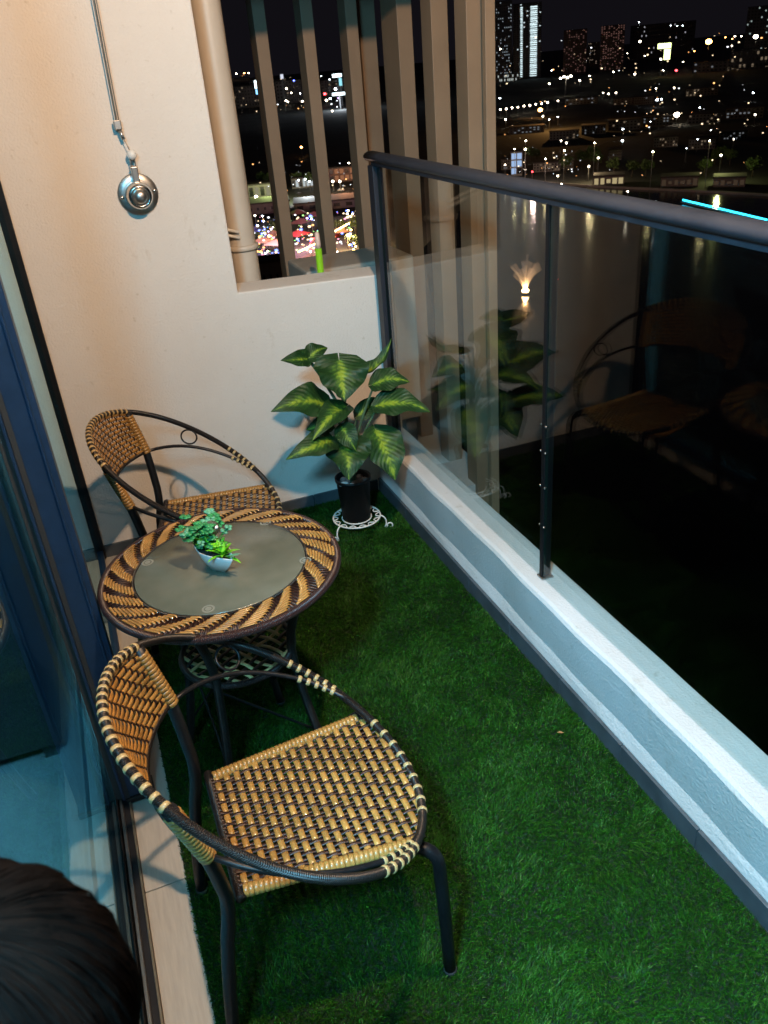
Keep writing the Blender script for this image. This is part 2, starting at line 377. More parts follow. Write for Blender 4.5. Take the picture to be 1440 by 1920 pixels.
# end wall: one solid outline (full height on the left, parapet on the right, lintel over the opening)
ew = thing('end_wall', 'cream plastered end wall that steps down to a low parapet beside the railing', 'wall', (0, YE, 0))
def prism_xz(poly, y0, y1):
    n = len(poly); V = [(x, y0, z) for x, z in poly] + [(x, y1, z) for x, z in poly]
    Fc = [tuple(range(n)), tuple(range(2 * n - 1, n - 1, -1))] + [(i, i + n, (i + 1) % n + n, (i + 1) % n) for i in range(n)]
    return V, Fc
b_ = MB()
for poly in ([(-0.30, -0.16), (1.19, -0.16), (1.19, 0.945), (WX, 0.966), (WX, 2.618), (-0.30, 2.618)],):
    b_.add(*prism_xz(poly, 0, YB - YE))
b_.build('wall_body', M['wall'], ew, smooth=False, bevel=0.006)
MB().box(WX + 0.001, 1.75, 0.0, YB - YE, 2.085, 2.618).build("lintel", M['wall'], ew, smooth=False)
for k in range(4):
    x0 = -0.16 + 0.302 * k; MB().box(x0 + 0.001, x0 + 0.301, -0.010, -0.0005, -0.002, 0.052).build('skirting_tile', M['skirting'], ew, smooth=False, bevel=0.001)

# kerb under the railing
kw = thing('kerb_wall', 'low white plastered kerb under the glass railing with grey skirting tiles', 'kerb', (XK, 1.0, 0))
prof = [(0.011, 0.0), (0.011, 0.066), (0.016, 0.088), (0.021, 0.104), (0.012, 0.20), (0.007, 0.262), (0.012, 0.272), (0.022, 0.276), (0.135, 0.276), (0.142, 0.268), (0.142, -0.5), (0.011, -0.5)]
ny = 60; V = []; Fc = []; npf = len(prof)
for i in range(ny + 1):
    y = -2.2 + (YE - 0.0005 + 1.2) * i / ny
    w1 = 0.0016 * math.sin(y * 7.1) + 0.0012 * math.sin(y * 19 + 1)
    for j, (px_, pz_) in enumerate(prof):
        V.append((px_ + (w1 if 1 < j < 8 else 0), y, pz_ + (w1 * 0.8 if 1 < j < 9 else 0)))
for i in range(ny):
    for j in range(npf):
        l = (j + 1) % npf; Fc.append((i * npf + j, i * npf + l, (i + 1) * npf + l, (i + 1) * npf + j))
Fc += [tuple(range(npf))[::-1], tuple(ny * npf + j for j in range(npf))]
MB().add(V, Fc).build('kerb_body', M['kerb'], kw, smooth=False)
yj = [2.27 - 0.60 * k for k in range(-1, 6)] + [2.50]
yj = [3.118, 2.80, 2.50, 2.21, 1.91, 1.61, 1.31, 1.01, 0.71, 0.41, 0.11, -0.19]
for a_, c_ in zip(yj[:-1], yj[1:]):
    MB().box(0, 0.0105, c_ + 0.0012 - 1.0, a_ - 0.0012 - 1.0, -0.002, 0.064).build('skirting_tile', M['skirting'], kw, smooth=False, bevel=0.0012)

# turf: backing sheet and blades
struct(MB().add([(TURF_X0, -1.19, 0), (XK, -1.19, 0), (XK, YE - 0.010, 0), (TURF_X0, YE - 0.010, 0)], [(0, 1, 2, 3)]).build('turf_base', M['turf_base'], smooth=False))
def turf():
    n = 430000
    y = 0.25 + (YE - 0.012 - 0.25) * RNG.random(n) ** 1.1; x = TURF_X0 + (XK - TURF_X0) * RNG.random(n)
    def vnoise(x, y, cell):
        g = RNG.random((64, 64)) * 2 - 1; u = (x + 3.1) / cell; v = (y + 2.7) / cell
        i = np.floor(u).astype(int); j = np.floor(v).astype(int); fu = u - i; fv = v - j; fu = fu * fu * (3 - 2 * fu); fv = fv * fv * (3 - 2 * fv)
        q = lambda a, b: g[a % 64, b % 64]
        return (q(i, j) * (1 - fu) + q(i + 1, j) * fu) * (1 - fv) + (q(i, j + 1) * (1 - fu) + q(i + 1, j + 1) * fu) * fv
    def field(x, y): return vnoise(x, y, .21) * .55 + vnoise(x, y, .075) * .6 + vnoise(x, y, .03) * .45
    f1 = field(x, y); f2 = field(x, y); f3 = vnoise(x, y, .05) * .7 + vnoise(x, y, .14) * .6
    ang = RNG.random(n) * 2 * PI
    tx = 0.75 * np.cos(ang) + 0.75 * f1; ty = 0.75 * np.sin(ang) + 0.75 * f2 - 0.2
    h = 0.0125 * (0.6 + 0.65 * RNG.random(n)) * (1 + 0.15 * f3)
    tx *= h; ty *= h
    edge = np.minimum(np.minimum(x - TURF_X0, XK - x), 1.0); h *= np.clip(0.6 + edge * 20, 0.6, 1)
    wa = RNG.random(n) * PI; wx = np.cos(wa) * 0.0009; wy = np.sin(wa) * 0.0009
    z0 = np.zeros(n)
    V = np.empty((n, 5, 3), np.float32)
    V[:, 0] = np.c_[x - wx, y - wy, z0]; V[:, 1] = np.c_[x + wx, y + wy, z0]
    mx, my = x + tx * 0.4, y + ty * 0.4
    V[:, 2] = np.c_[mx + wx, my + wy, h * 0.62]; V[:, 3] = np.c_[mx - wx, my - wy, h * 0.62]
    V[:, 4] = np.c_[np.clip(x + tx * 1.15, TURF_X0 - 0.004, XK - 0.001), y + ty * 1.15, h]
    me = bpy.data.meshes.new('artificial_grass'); me.vertices.add(n * 5); me.vertices.foreach_set('co', V.ravel())
    base = (np.arange(n) * 5)[:, None]
    loops = np.concatenate([base + np.array([0, 1, 2, 3]), base + np.array([3, 2, 4])], axis=1).astype(np.int32).ravel()
    me.loops.add(n * 7); me.loops.foreach_set('vertex_index', loops)
    me.polygons.add(n * 2)
    st = np.empty((n, 2), np.int32); st[:, 0] = np.arange(n) * 7; st[:, 1] = st[:, 0] + 4
    me.polygons.foreach_set('loop_start', st.ravel())
    me.update(calc_edges=True)
    at_ = me.attributes.new('tint', 'FLOAT', 'POINT')
    tint = np.clip(RNG.random(n) * 0.94 + 0.10 * f3, 0, 0.95); tint[RNG.random(n) < 0.03] = 1.0
    at_.data.foreach_set('value', np.repeat(tint, 5).astype(np.float32))
    me.materials.append(M['turf'])
    o = bpy.data.objects.new('artificial_grass', me); COL.objects.link(o)
    tag(o, 'green artificial grass carpet covering the balcony floor', 'artificial grass', kind='stuff')
turf()

# ceiling over the balcony, room behind the door (only seen in reflections and through the dark glass)
struct(MB().box(-3.6, 1.75, -3.2, YB, 2.62, 2.95).build('ceiling', M['ceiling'], smooth=False))
struct(MB().box(-3.6, -0.31, -3.2, YB, -0.16, -0.004).build('room_floor', M['room_floor'], smooth=False))
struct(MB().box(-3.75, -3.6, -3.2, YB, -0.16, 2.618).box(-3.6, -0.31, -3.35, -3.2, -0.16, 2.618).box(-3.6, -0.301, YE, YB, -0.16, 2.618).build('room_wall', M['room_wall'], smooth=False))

# ------------------------------------------------------------------ sliding door
sd = thing('sliding_door', 'dark framed sliding glass door along the tiled edge of the balcony', 'door', (-0.2, 1.75, 0))
def dbox(name, x0, x1, y0, y1, z0, z1, mt, par=None, bev=0.002):
    return MB().box(x0 + 0.2, x1 + 0.2, y0 - 1.75, y1 - 1.75, z0, z1).build(name, mt, par or sd, smooth=False, bevel=bev)
dbox('track', -0.262, -0.194, -1.2, YE - 0.002, -0.009, 0.006, M['track'])
dbox('track_rib', -0.222, -0.214, -1.2, YE - 0.002, 0.007, 0.020, M['steel'], bev=0.001)
dbox('track_edge', -0.1985, -0.1935, -1.2, YE - 0.002, 0.0065, 0.013, M['brass'], bev=0.001)
dbox('jamb', -0.190, -0.150, YE - 0.034, YE - 0.002, 0.007, 2.40, M['black_metal'])
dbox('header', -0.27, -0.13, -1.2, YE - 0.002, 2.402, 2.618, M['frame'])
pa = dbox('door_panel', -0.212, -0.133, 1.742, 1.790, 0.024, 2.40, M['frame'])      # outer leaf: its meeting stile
dbox('stile_groove', -0.2145, -0.2125, 1.755, 1.775, 0.026, 2.40, M['rubber'], pa, 0)
dbox('pane', -0.176, -0.168, 1.791, YE - 0.036, 0.05, 2.35, M['glass_door'], pa, 0)
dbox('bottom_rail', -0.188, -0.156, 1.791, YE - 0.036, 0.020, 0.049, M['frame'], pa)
dbox('stile_foot', -0.205, -0.128, 1.735, 1.800, 0.007, 0.023, M['black_metal'], pa)
dbox('gasket', -0.2272, -0.2125, 1.744, 1.788, 0.024, 2.39, M['rubber'], pa, 0)
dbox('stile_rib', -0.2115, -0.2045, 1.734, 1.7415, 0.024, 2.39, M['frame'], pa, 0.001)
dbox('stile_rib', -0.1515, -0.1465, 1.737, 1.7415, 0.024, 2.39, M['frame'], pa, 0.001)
dbox('stile_seal', -0.2035, -0.1925, 1.7395, 1.7415, 0.024, 2.39, M['rubber'], pa, 0)
pb = dbox('door_panel', -0.245, -0.217, 0.44, 0.50, 0.022, 2.40, M['frame'])        # inner leaf, close to the camera
dbox('pane', -0.236, -0.228, 0.501, 1.80, 0.030, 2.35, M['glass_door'], pb, 0)
dbox('bottom_rail', -0.250, -0.226, 0.501, 1.80, 0.0075, 0.029, M['black_metal'], pb)

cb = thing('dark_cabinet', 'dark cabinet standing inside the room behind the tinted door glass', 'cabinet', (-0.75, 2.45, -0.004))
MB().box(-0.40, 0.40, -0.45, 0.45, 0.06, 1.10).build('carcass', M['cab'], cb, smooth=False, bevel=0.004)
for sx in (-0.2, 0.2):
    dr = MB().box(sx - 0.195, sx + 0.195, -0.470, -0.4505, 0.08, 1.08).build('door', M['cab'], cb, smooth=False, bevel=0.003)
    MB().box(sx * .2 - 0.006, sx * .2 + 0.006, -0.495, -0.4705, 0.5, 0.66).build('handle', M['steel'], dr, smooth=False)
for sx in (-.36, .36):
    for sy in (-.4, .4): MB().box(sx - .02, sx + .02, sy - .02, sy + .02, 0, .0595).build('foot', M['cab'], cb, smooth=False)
# ------------------------------------------------------------------ railing
gr = thing('glass_railing', 'clear glass balcony railing with dark rounded handrail along the kerb', 'railing', (XG, 1.5, 0.276))
def gx(pts): return [(p[0] - XG, p[1] - 1.5, p[2] - 0.276) for p in pts]
hb = MB(); ys = np.linspace(3.065, -1.2, 30)
hb.sweep(gx([(XG - 0.002, y, 1.391) for y in ys]), 1.0, 14, up=(0, 0, 1), wh=(0.030, 0.0175)); hb.build('handrail', M['rail'], gr)
MB().box(-0.012, 0.012, -2.69, 1.545, 1.362 - 0.276, 1.376 - 0.276).build('glazing_channel', M['rail'], gr, smooth=False)
MB().box(-0.020, 0.020, 3.008 - 1.5, 3.062 - 1.5, 0.0005, 1.3615 - 0.276).build('corner_post', M['rail'], gr, smooth=False, bevel=0.003)
MB().box(-0.0085, 0.022, 1.8145 - 1.5, 1.8295 - 1.5, -0.006, 1.3615 - 0.276).build('glass_post', M['post'], gr, smooth=False, bevel=0.001)
pl = MB().box(-0.012, 0.028, 1.805 - 1.5, 1.839 - 1.5, 0.0005, 0.006).build('base_plate', M['steel'], gr, smooth=False, bevel=0.002)
for a_, c_ in ((1.8305, 3.004), (0.70, 1.8135), (-1.2, 0.692)):
    pn = MB().box(-0.005, 0.005, a_ - 1.5, c_ - 1.5, 0.004, 1.3625 - 0.276).build('glass_pane', M['glass_rail'], gr, smooth=False)
    for yy, sg in ((a_, -1), (c_, 1)):
        MB().box(-0.0045, 0.0045, yy - 1.5 + (0.0003 if sg > 0 else -0.0012), yy - 1.5 + (0.0012 if sg > 0 else -0.0003), 0.006, 1.355 - 0.276).build('glass_edge', M['glass_edge'], pn, smooth=False)
for z in (0.78, 0.70, 0.59, 0.46):
    for yy in (1.810, 1.834):
        MB().ball((-0.0075, yy - 1.5, z - 0.276), 0.0036, 8, 6).build('clip', M['chrome'], gr)

# ------------------------------------------------------------------ behind the end wall: pipe, screen, condenser, pole
ls = thing('louvre_screen', 'tall bronze beige slatted screen standing behind the parapet', 'screen', (1.0, 4.25, -1.0))
def slat(x0, x1, y0, y1): MB().box(x0 - 1.0, x1 - 1.0, y0 - 4.25, y1 - 4.25, 0, 3.9).build('slat', M['slat'], ls, smooth=False, bevel=0.002)
for x0 in (0.59, 0.81, 1.030, 1.255, 1.472): slat(x0, x0 + 0.058, 4.25, 4.36)
slat(1.62, 1.706, 4.477, 4.60)
for y0, w, d in ((3.977, 0.073, 0.20), (3.606, 0.076, 0.105), (3.28, 0.066, 0.105), (3.125, 0.041, 0.030)): slat(1.62, 1.62 + w, y0, y0 + d)
MB().box(0.59 - 1, 1.70 - 1, 4.365 - 4.25, 4.40 - 4.25, 0.4, 0.46).build('rail', M['slat'], ls, smooth=False)
MB().box(1.70 - 1, 1.73 - 1, 3.12 - 4.25, 4.6 - 4.25, 0.4, 0.46).build('rail', M['slat'], ls, smooth=False)
struct(MB().box(-0.9, 1.75, YB + 0.001, 4.7, -0.35, -0.2).build('service_ledge_floor', M['ceiling'], smooth=False))
dp = thing('drain_pipe', 'cream drain pipe standing behind the end wall beside the slats', 'pipe', (0.668, 3.46, -0.2))
MB().sweep([(0, 0, z) for z in np.linspace(0, 2.8, 8)], 0.057, 24).build('pipe', M['pipe'], dp)
MB().sweep([(math.cos(a) * 0.062, math.sin(a) * 0.062, 1.27) for a in np.linspace(0, 2 * PI, 25)[:-1]], 1, 6, closed=True, up=(0, 0, 1), wh=(0.007, 0.012)).build('bracket', M['pipe'], dp)
for dz in (0.0, 0.022):
    MB().sweep([(-0.20, 0.03, 1.345 + dz), (-0.11, -0.03, 1.34 + dz), (-0.06, -0.055, 1.33 + dz), (-0.015, -0.062, 1.315 + dz)], 0.006, 8).build('tie', M['white_plastic'], dp)
acu = thing('air_conditioner', 'beige outdoor air conditioner unit behind the parapet', 'air conditioner', (1.22, 3.86, -0.2))
MB().box(-0.235, 0.30, -0.165, 0.165, 0.25, 1.075).build('casing', M['ac'], acu, smooth=False, bevel=0.012)
for k in range(9): MB().box(-0.238, -0.2355, -0.13, 0.13, 0.45 + k * 0.06, 0.47 + k * 0.06).build('vent_slot', M['rubber'], acu, smooth=False)
for sx in (-0.18, 0.24): MB().box(sx - 0.03, sx + 0.03, -0.15, 0.15, 0, 0.25).build('foot', M['black_metal'], acu, smooth=False)
gp = thing('green_pole', 'bright green plastic pole with pale tip leaning behind the parapet', 'pole', (0.985, 3.42, -0.2))
MB().sweep([(-0.02, 0.0, 0.0), (-0.008, 0, 1.225)], 0.0145, 12).build('shaft', M['green_pole'], gp)
MB().sweep([(-0.008, 0, 1.226), (-0.0075, 0, 1.245), (-0.007, 0, 1.285), (-0.007, 0, 1.292)], [0.012, 0.0125, 0.010, 0.004], 12).build('tip', M['pale_plastic'], gp)

# ------------------------------------------------------------------ clothes line reel on the wall
cl = thing('clothes_line_reel', 'round chrome clothes line reel on the cream wall with its cord pulled up', 'clothes line', (0.272, YE, 1.353))
def latheY(prof, seg=28, c=(0, 0)):   # profile (radius, depth towards the viewer)
    mb = MB(); mb.lathe([(r, d) for r, d in prof], seg=seg)
    mb.v = [(x + c[0], -z, y + c[1]) for x, y, z in mb.v]; mb.f = [f[::-1] for f in mb.f]; return mb
latheY([(0.0, 0.0), (0.068, 0.0005), (0.069, 0.003), (0.066, 0.006), (0.046, 0.009), (0.0, 0.0095)]).build('base_plate', M['steel'], cl)
latheY([(0.045, 0.008), (0.046, 0.030), (0.044, 0.055), (0.040, 0.070), (0.033, 0.078), (0.029, 0.077), (0.027, 0.066), (0.022, 0.066), (0.0, 0.066)]).build('drum', M['chrome'], cl)
latheY([(0.022, 0.066), (0.0225, 0.079), (0.018, 0.088), (0.008, 0.091), (0.0, 0.0915)]).build('knob', M['steel'], cl)
for sx, sz in ((-0.056, -0.004), (0.056, 0.006)): latheY([(0.0075, 0.006), (0.0072, 0.009), (0.004, 0.012), (0, 0.0125)], 12, (sx, sz)).build('screw', M['chrome'], cl)
MB().box(-0.010, 0.012, -0.045, -0.012, 0.042, 0.092).build('spout', M['steel'], cl, smooth=False, bevel=0.003)
MB().sweep([(-0.006, -0.03, 0.09), (-0.007, -0.032, 0.125)], 0.002, 6).sweep([(0.009, -0.03, 0.09), (0.011, -0.032, 0.125)], 0.002, 6).build('cord_end', M['cord'], cl)
MB().ball((0.003, -0.034, 0.128), 0.0165, 14, 10).build('stop_ball', M['white_plastic'], cl)
MB().sweep([(0.0, -0.034, 0.14), (-0.012, -0.03, 0.178)], 0.0016, 6).build('link_cord', M['cord'], cl)
MB().sweep([(-0.012, -0.03, 0.176), (-0.018, -0.028, 0.205)], 0.006, 8).build('link', M['steel'], cl)
MB().box(-0.034, -0.010, -0.036, -0.022, 0.206, 0.236).build('clasp', M['steel'], cl, smooth=False, bevel=0.003)
for k in range(2):
    MB().sweep([(-0.024 + k * 0.009, -0.029, 0.236), (-0.012 + k * 0.010, -0.03, 0.75), (-0.002 + k * 0.011, -0.03, 1.37)], 0.0022, 6).build('cord', M['cord'], cl)

# ceiling lamp (above the frame) and the room lamp
dl = thing('ceiling_downlight', 'round warm downlight in the balcony ceiling above the near chair', 'light', (LAMP_A[0], LAMP_A[1], 2.62))
MB().lathe([(0.075, 0.0), (0.078, -0.010), (0.060, -0.014), (0.055, -0.004)], seg=28).build('trim_ring', M['white_plastic'], dl)
MB().lathe([(0.0, -0.005), (0.054, -0.005)], seg=28).build('diffuser', emis('warm lamp glass', (1, 0.7, 0.42), 8), dl)
rl = thing('room_lamp', 'round cool white ceiling lamp inside the room', 'light', (LAMP_B[0], LAMP_B[1], 2.62))
MB().lathe([(0.10, 0.0), (0.105, -0.03), (0.09, -0.05), (0.07, -0.04)], seg=28).build('trim_ring', M['white_plastic'], rl)
MB().lathe([(0.0, -0.041), (0.07, -0.041)], seg=28).build('diffuser', emis('cool lamp glass', (0.4, 0.8, 1.0), 8), rl)
# ================================================================== FURNITURE
HA, HBW, HZ = 0.27, 0.33, 0.577                 # hoop: half length along the facing direction, half width, centre height
def hoop(t): return np.array([HA * math.cos(t), HBW * math.sin(t), HZ - 0.7 * HA * math.cos(t)])
def hoop_tan(t): return _n([-HA * math.sin(t), HBW * math.cos(t), 0.7 * HA * math.sin(t)])
HN = _n([0.7, 0, 1.0])
strip_cache = {}
def over(i, j): return (i + j) % 3 != 0
def weave_path(fn, i, J, amp, gold):
    """points of one strip: fn(j) -> point, normal; j runs over the crossings with the other set"""
    P = []; U = []
    for j2 in range(2 * J - 1):
        j = j2 / 2
        p, n = fn(j)
        def h(k):
            if gold: return 1 if over(i, k) else -1
            return -1 if over(k, i) else 1
        if j2 % 2 == 0: s = h(int(j))
        else:
            a_, b_ = h(int(j - .5)), h(int(j + .5)); s = a_ if a_ == b_ else (.72 if gold else -.3)
        P.append(p + n * amp * s); U.append(n)
    return P, np.array(U)

def binding_mesh(name, mt, r_in, ln, flat=1.0):
    mb = MB(); n = 9
    prof = [(r_in * 0.93, -ln * .5), (r_in * 1.02, -ln * .42), (r_in * 1.07, -ln * .15), (r_in * 1.07, ln * .15), (r_in * 1.02, ln * .42), (r_in * 0.93, ln * .5)]
    mb.lathe(prof, seg=n); mb.v = [(z, x, y) for x, y, z in mb.v]; mb.f = [f[::-1] for f in mb.f]
    return mb.mesh(name, mt)
ME_BIND = binding_mesh('binding', M['pale_gold'], 0.0098, 0.0088)
ME_WRAP = binding_mesh('wrap', M['gold'], 0.0125, 0.0094)
ME_POSTW = binding_mesh('post_wrap', M['gold'], 0.0150, 0.0098)

def make_chair(label):
    t = thing('rattan_chair', label, 'chair', group='rattan tub chairs at the round table')
    # frame
    MB().sweep([hoop(a) for a in np.linspace(0, 2 * PI, 97)[:-1]], 0.0090, 10, closed=True).build('hoop', M['hoop'], t)
    for s in (-1, 1):
        leg = bez((-0.204, s * .20, 0.003), (-0.199, s * .196, .10), (-0.178, s * .182, .24), n=6) + bez((-0.166, s * .176, .315), (-0.148, s * .168, .385), (-0.150, s * .178, .44), n=7)
        leg += [(-0.157, s * .194, .52), (-0.164, s * .206, .58), (-0.185, s * .215, .66), (-0.199, s * .220, .715)]
        lg = MB().sweep(leg, 0.0132, 10).build('leg', M['black_metal'], t)
        MB().sweep([(-0.204, s * .20, 0.0), (-0.204, s * .20, 0.014)], 0.0145, 10).build('foot_cap', M['rubber'], lg)
        fl_ = bez((0.252, s * .217, 0.003), (0.250, s * .214, .15), (0.246, s * .212, .30), n=5) + bez((0.245, s * .211, .335), (0.242, s * .210, .385), (0.205, s * .186, .381), n=7)
        lg = MB().sweep(fl_, 0.0132, 10).build('leg', M['black_metal'], t)
        MB().sweep([(0.252, s * .217, 0.0), (0.252, s * .217, 0.014)], 0.0145, 10).build('foot_cap', M['rubber'], lg)
        arc = bez((-0.161, s * .204, .572), (-0.06, s * .30, .558), (0.035, s * .292, .520), (0.114, s * .268, .482), n=12) + bez((0.125, s * .266, .477), (0.175, s * .245, .452), (0.214, s * .200, .43), n=6)
        MB().sweep(arc, 0.0058, 8).build('arm_brace', M['black_metal'], t)
        # ring between hoop and brace
        a = np.array([-0.02, s * .3285, .588]); b = np.array([-0.028, s * .276, .546]); c = (a + b) / 2; v = _n(a - b); u = np.array([1, 0, -0.55]); u = _n(u - v * np.dot(u, v)); r_ = np.linalg.norm(a - b) / 2 - 0.006
        r_ = max(r_, 0.026)
        MB().sweep([c + r_ * (math.cos(q) * u + math.sin(q) * v) for q in np.linspace(0, 2 * PI, 33)[:-1]], 0.0032, 6, closed=True).build('scroll_ring', M['black_metal'], t)
        MB().sweep([(-0.126, s * .148, .388), (0.05, s * .166, .388), (0.225, s * .184, .386)], 0.0095, 8).build('seat_rail', M['black_metal'], t)
    MB().sweep([(-0.126, y, .388) for y in np.linspace(-.165, .165, 9)], 0.0105, 8).build('seat_rail', M['hoop'], t)
    low = lambda s: np.array([-0.163 - 0.070 * (1 - s * s), .205 * s, .572 + .010 * (1 - s * s)])
    MB().sweep([low(s) for s in np.linspace(-1, 1, 17)], 0.0062, 8).build('back_rail', M['hoop'], t)
    # seat weave: dark strips front to back, gold strips from side to side
    hw = lambda x: .148 + (x + .126) * .101
    NG, ND = 18, 29
    gx_ = [-.112 + .0212 * i for i in range(NG)]
    dv = [-0.94 + 1.88 * j / (ND - 1) for j in range(ND)]
    def lim(x): return hw(x) if x < .222 else min(hw(x), .33 * math.sqrt(max(0, 1 - (x / .27) ** 2)) - .008)
    sag = lambda x, v: .391 - .007 * (1 - v * v) * (1 - ((x - .05) / .2) ** 2)
    for i, x in enumerate(gx_):
        L_ = lim(x)
        if L_ < .04: continue
        js = [j for j in range(ND) if abs(dv[j] * hw(x)) < L_ - .003]
        P, U = [], []
        def fn(j, x=x):
            v = dv[0] + 1.88 * j / (ND - 1); return np.array([x, v * hw(x), sag(x, v)]), np.array([0, 0, 1.0])
        J0, J1 = js[0], js[-1]
        Q, U = weave_path(lambda j: fn(j + J0), i + J0, J1 - J0 + 1, .0030, True)
        e0 = np.array([x, -L_, .3925]); e1 = np.array([x, L_, .3925])
        Q = [e0 - (0, .009, .006), e0] + Q + [e1, e1 + (0, .009, -.006)]
        U = np.array([(0, -.7, .7), (0, -.2, 1)] + list(U) + [(0, .2, 1), (0, .7, .7)])
        MB().sweep(Q, 1, 6, up=U, wh=(.0072, .0015)).build('gold_strip', M['gold'], t)
    for j, v in enumerate(dv):
        xs = [i for i, x in enumerate(gx_) if abs(v * hw(x)) < lim(x) - .002]
        yl = abs(v) * .18
        xe = .27 * math.sqrt(1 - min(1, (yl / .33)) ** 2)
        def fn(i, v=v): x = gx_[0] + .0212 * i; return np.array([x, v * hw(x), sag(x, v)]), np.array([0, 0, 1.0])
        Q, U = weave_path(fn, j, len(xs), .0024, False)
        Q = [np.array([-.134, v * hw(-.126), .389]), np.array([-.122, v * hw(-.122), .397])] + Q + [np.array([xe - .006, v * hw(xe) * (.33 * math.sqrt(1 - (xe / .2705) ** 2) / hw(xe) if 0 else 1), .392]), np.array([xe + .004, v * hw(xe), .397])]
        U = np.array([(-.5, 0, .8), (0, 0, 1)] + list(U) + [(0, 0, 1), (.3, 0, .9)])
        MB().sweep(Q, 1, 6, up=U, wh=(.0042, .0013)).build('brown_strip', M['brown'], t)
    # side wraps
    for s in (-1, 1):
        n = 36; a, b = np.array([-.118, s * .1488, .388]), np.array([.222, s * .1837, .386]); d = (b - a)
        for k in range(n):
            p = a + d * (k + .5) / n; o = link_mesh('wrap', ME_WRAP, t, frame_mat(p, d + np.array([0, (random.random() - .5) * .03, 0]), (0, 0, 1)))
    # hoop bindings at the back and at the front, checkered clasps where the brace joins
    def bind(a, k=1.0):
        link_mesh('binding', ME_BIND, t, frame_mat(hoop(a), hoop_tan(a), HN) @ Matrix.Diagonal((k, 1, 1, 1)))
    n = 22
    for k in range(n): bind(PI - .75 + 1.5 * (k + .5) / n)
    n = 9
    for k in range(n): bind(-.47 + .94 * (k + .5) / n)
    for s in (-1, 1):
        for k in range(6):
            a = s * math.radians(66 - 4.0 * k); bind(a, 1.0)
            q = bez((0.114, s * .268, .482), (0.175, s * .245, .452), (0.214, s * .200, .43), n=21)
            i = min(18, 1 + k * 3); p = q[i]; tg = q[i + 1] - q[i]
            if k < 5: link_mesh('binding', ME_BIND, t, frame_mat(p, tg, (0, 0, 1)) @ Matrix.Diagonal((1.0, .85, .85, 1)))
        post = [np.array([-0.161, s * .202, .565]), np.array([-0.164, s * .206, .58]), np.array([-0.185, s * .215, .66]), np.array([-0.197, s * .219, .705])]
        for k in range(14):
            u = (k + .5) / 14; z = .567 + .136 * u
            x = np.interp(z, [p[2] for p in post], [p[0] for p in post]); y = np.interp(z, [p[2] for p in post], [p[1] for p in post])
            link_mesh('post_wrap', ME_POSTW, t, frame_mat((x, y, z), (-.25, s * .11, 1), (1, 0, 0)))
    # woven back between rail and hoop
    NGb, NDb = 12, 34
    def back(s, r):
        a = low(s); b = hoop(PI - s * .73); return a * (1 - r) + b * r
    def bn(s, r):
        e = 1e-3; return _n(np.cross(back(s + e, r) - back(s - e, r), back(s, r + e) - back(s, r - e)))
    sg = 1 if bn(0, .5)[0] > 0 else -1
    for i in range(NGb):
        r = .045 + .89 * i / (NGb - 1)
        fn = lambda j, r=r: (back(-.955 + 1.91 * j / (NDb - 1), r), sg * bn(-.955 + 1.91 * j / (NDb - 1), r))
        Q, U = weave_path(fn, i if i % 2 else i, NDb, .0028, True)
        MB().sweep(Q, 1, 6, up=U, wh=(.0056, .0015)).build('gold_strip', M['gold'], t)
    for j in range(NDb):
        s = -.955 + 1.91 * j / (NDb - 1)
        fn = lambda i, s=s: (back(s, .045 + .89 * i / (NGb - 1)), sg * bn(s, .045 + .89 * i / (NGb - 1)))
        Q, U = weave_path(fn, j, NGb, .0024, False)
        Q = [back(s, -.02)] + Q + [back(s, 1.0)]; U = np.array([U[0]] + list(U) + [U[-1]])
        MB().sweep(Q, 1, 6, up=U, wh=(.0034, .0013)).build('brown_strip', M['brown'], t)
    return t
chair = make_chair('near rattan chair with woven gold seat, facing the railing in front of the table')
chair.location = (0.139, 1.191, 0)
c2 = chair.copy(); COL.objects.link(c2)
for ch in list(chair.children):
    d = ch.copy(); COL.objects.link(d); d.parent = c2
    for g in ch.children:
        e_ = g.copy(); COL.objects.link(e_); e_.parent = d
c2.location = (0.1975, 2.509, 0); c2.rotation_euler = (0, 0, math.radians(-13.6))
c2['label'] = 'far rattan chair standing behind the round table against the end wall'

# ------------------------------------------------------------------ table
TX, TY, TZ = 0.166, 1.765, 0.64
tb = thing('rattan_table', 'round rattan table with striped woven rim and frosted glass centre', 'table', (TX, TY, 0))
R0, R1 = 0.213, 0.281
MB().lathe([(R0 - .004, TZ - .016), (R0 - .004, TZ - .0035), (R1, TZ - .0035), (R1, TZ - .016), (R0 - .004, TZ - .016)], seg=96).build('rim_base', M['brown'], tb)
NR = 10; NS = 24; KR = NS * 7                   # rings, stripes round the rim, radial strips
rb = MB()
for k in range(KR):
    a = 2 * PI * (k + .5) / KR; ca, sa = math.cos(a), math.sin(a)
    rb.sweep([(r * ca, r * sa, TZ - .0020) for r in (R0 - .001, R1 + .002)], 1, 6, up=(0, 0, 1), wh=(.0036, .0014))
rb.build('brown_strip', M['brown'], tb, kind='stuff')
for i in range(NR):
    r = R0 + .003 + (R1 - R0 - .005) * i / (NR - 1); n = NS * 16; P = []
    for k in range(n):
        ph = (k / 16 + i * 0.130 + 0.05 * math.sin(k * .31 + i)) % 1.0
        # six twelfths up, four down, short ramps
        q = ph * 12
        h = 1.0 if q < 5.9 else (-1.0 if 6.5 < q < 11.4 else (1 - 2 * (q - 5.9) / .6 if q <= 6.5 else -1 + 2 * (q - 11.4) / .6))
        a = 2 * PI * k / n
        P.append((r * math.cos(a), r * math.sin(a), TZ - .0014 + .0034 * h))
    MB().sweep(P, 1, 4, closed=True, up=(0, 0, 1), wh=(.0042, .0014)).build('gold_strip', M['gold'], tb)
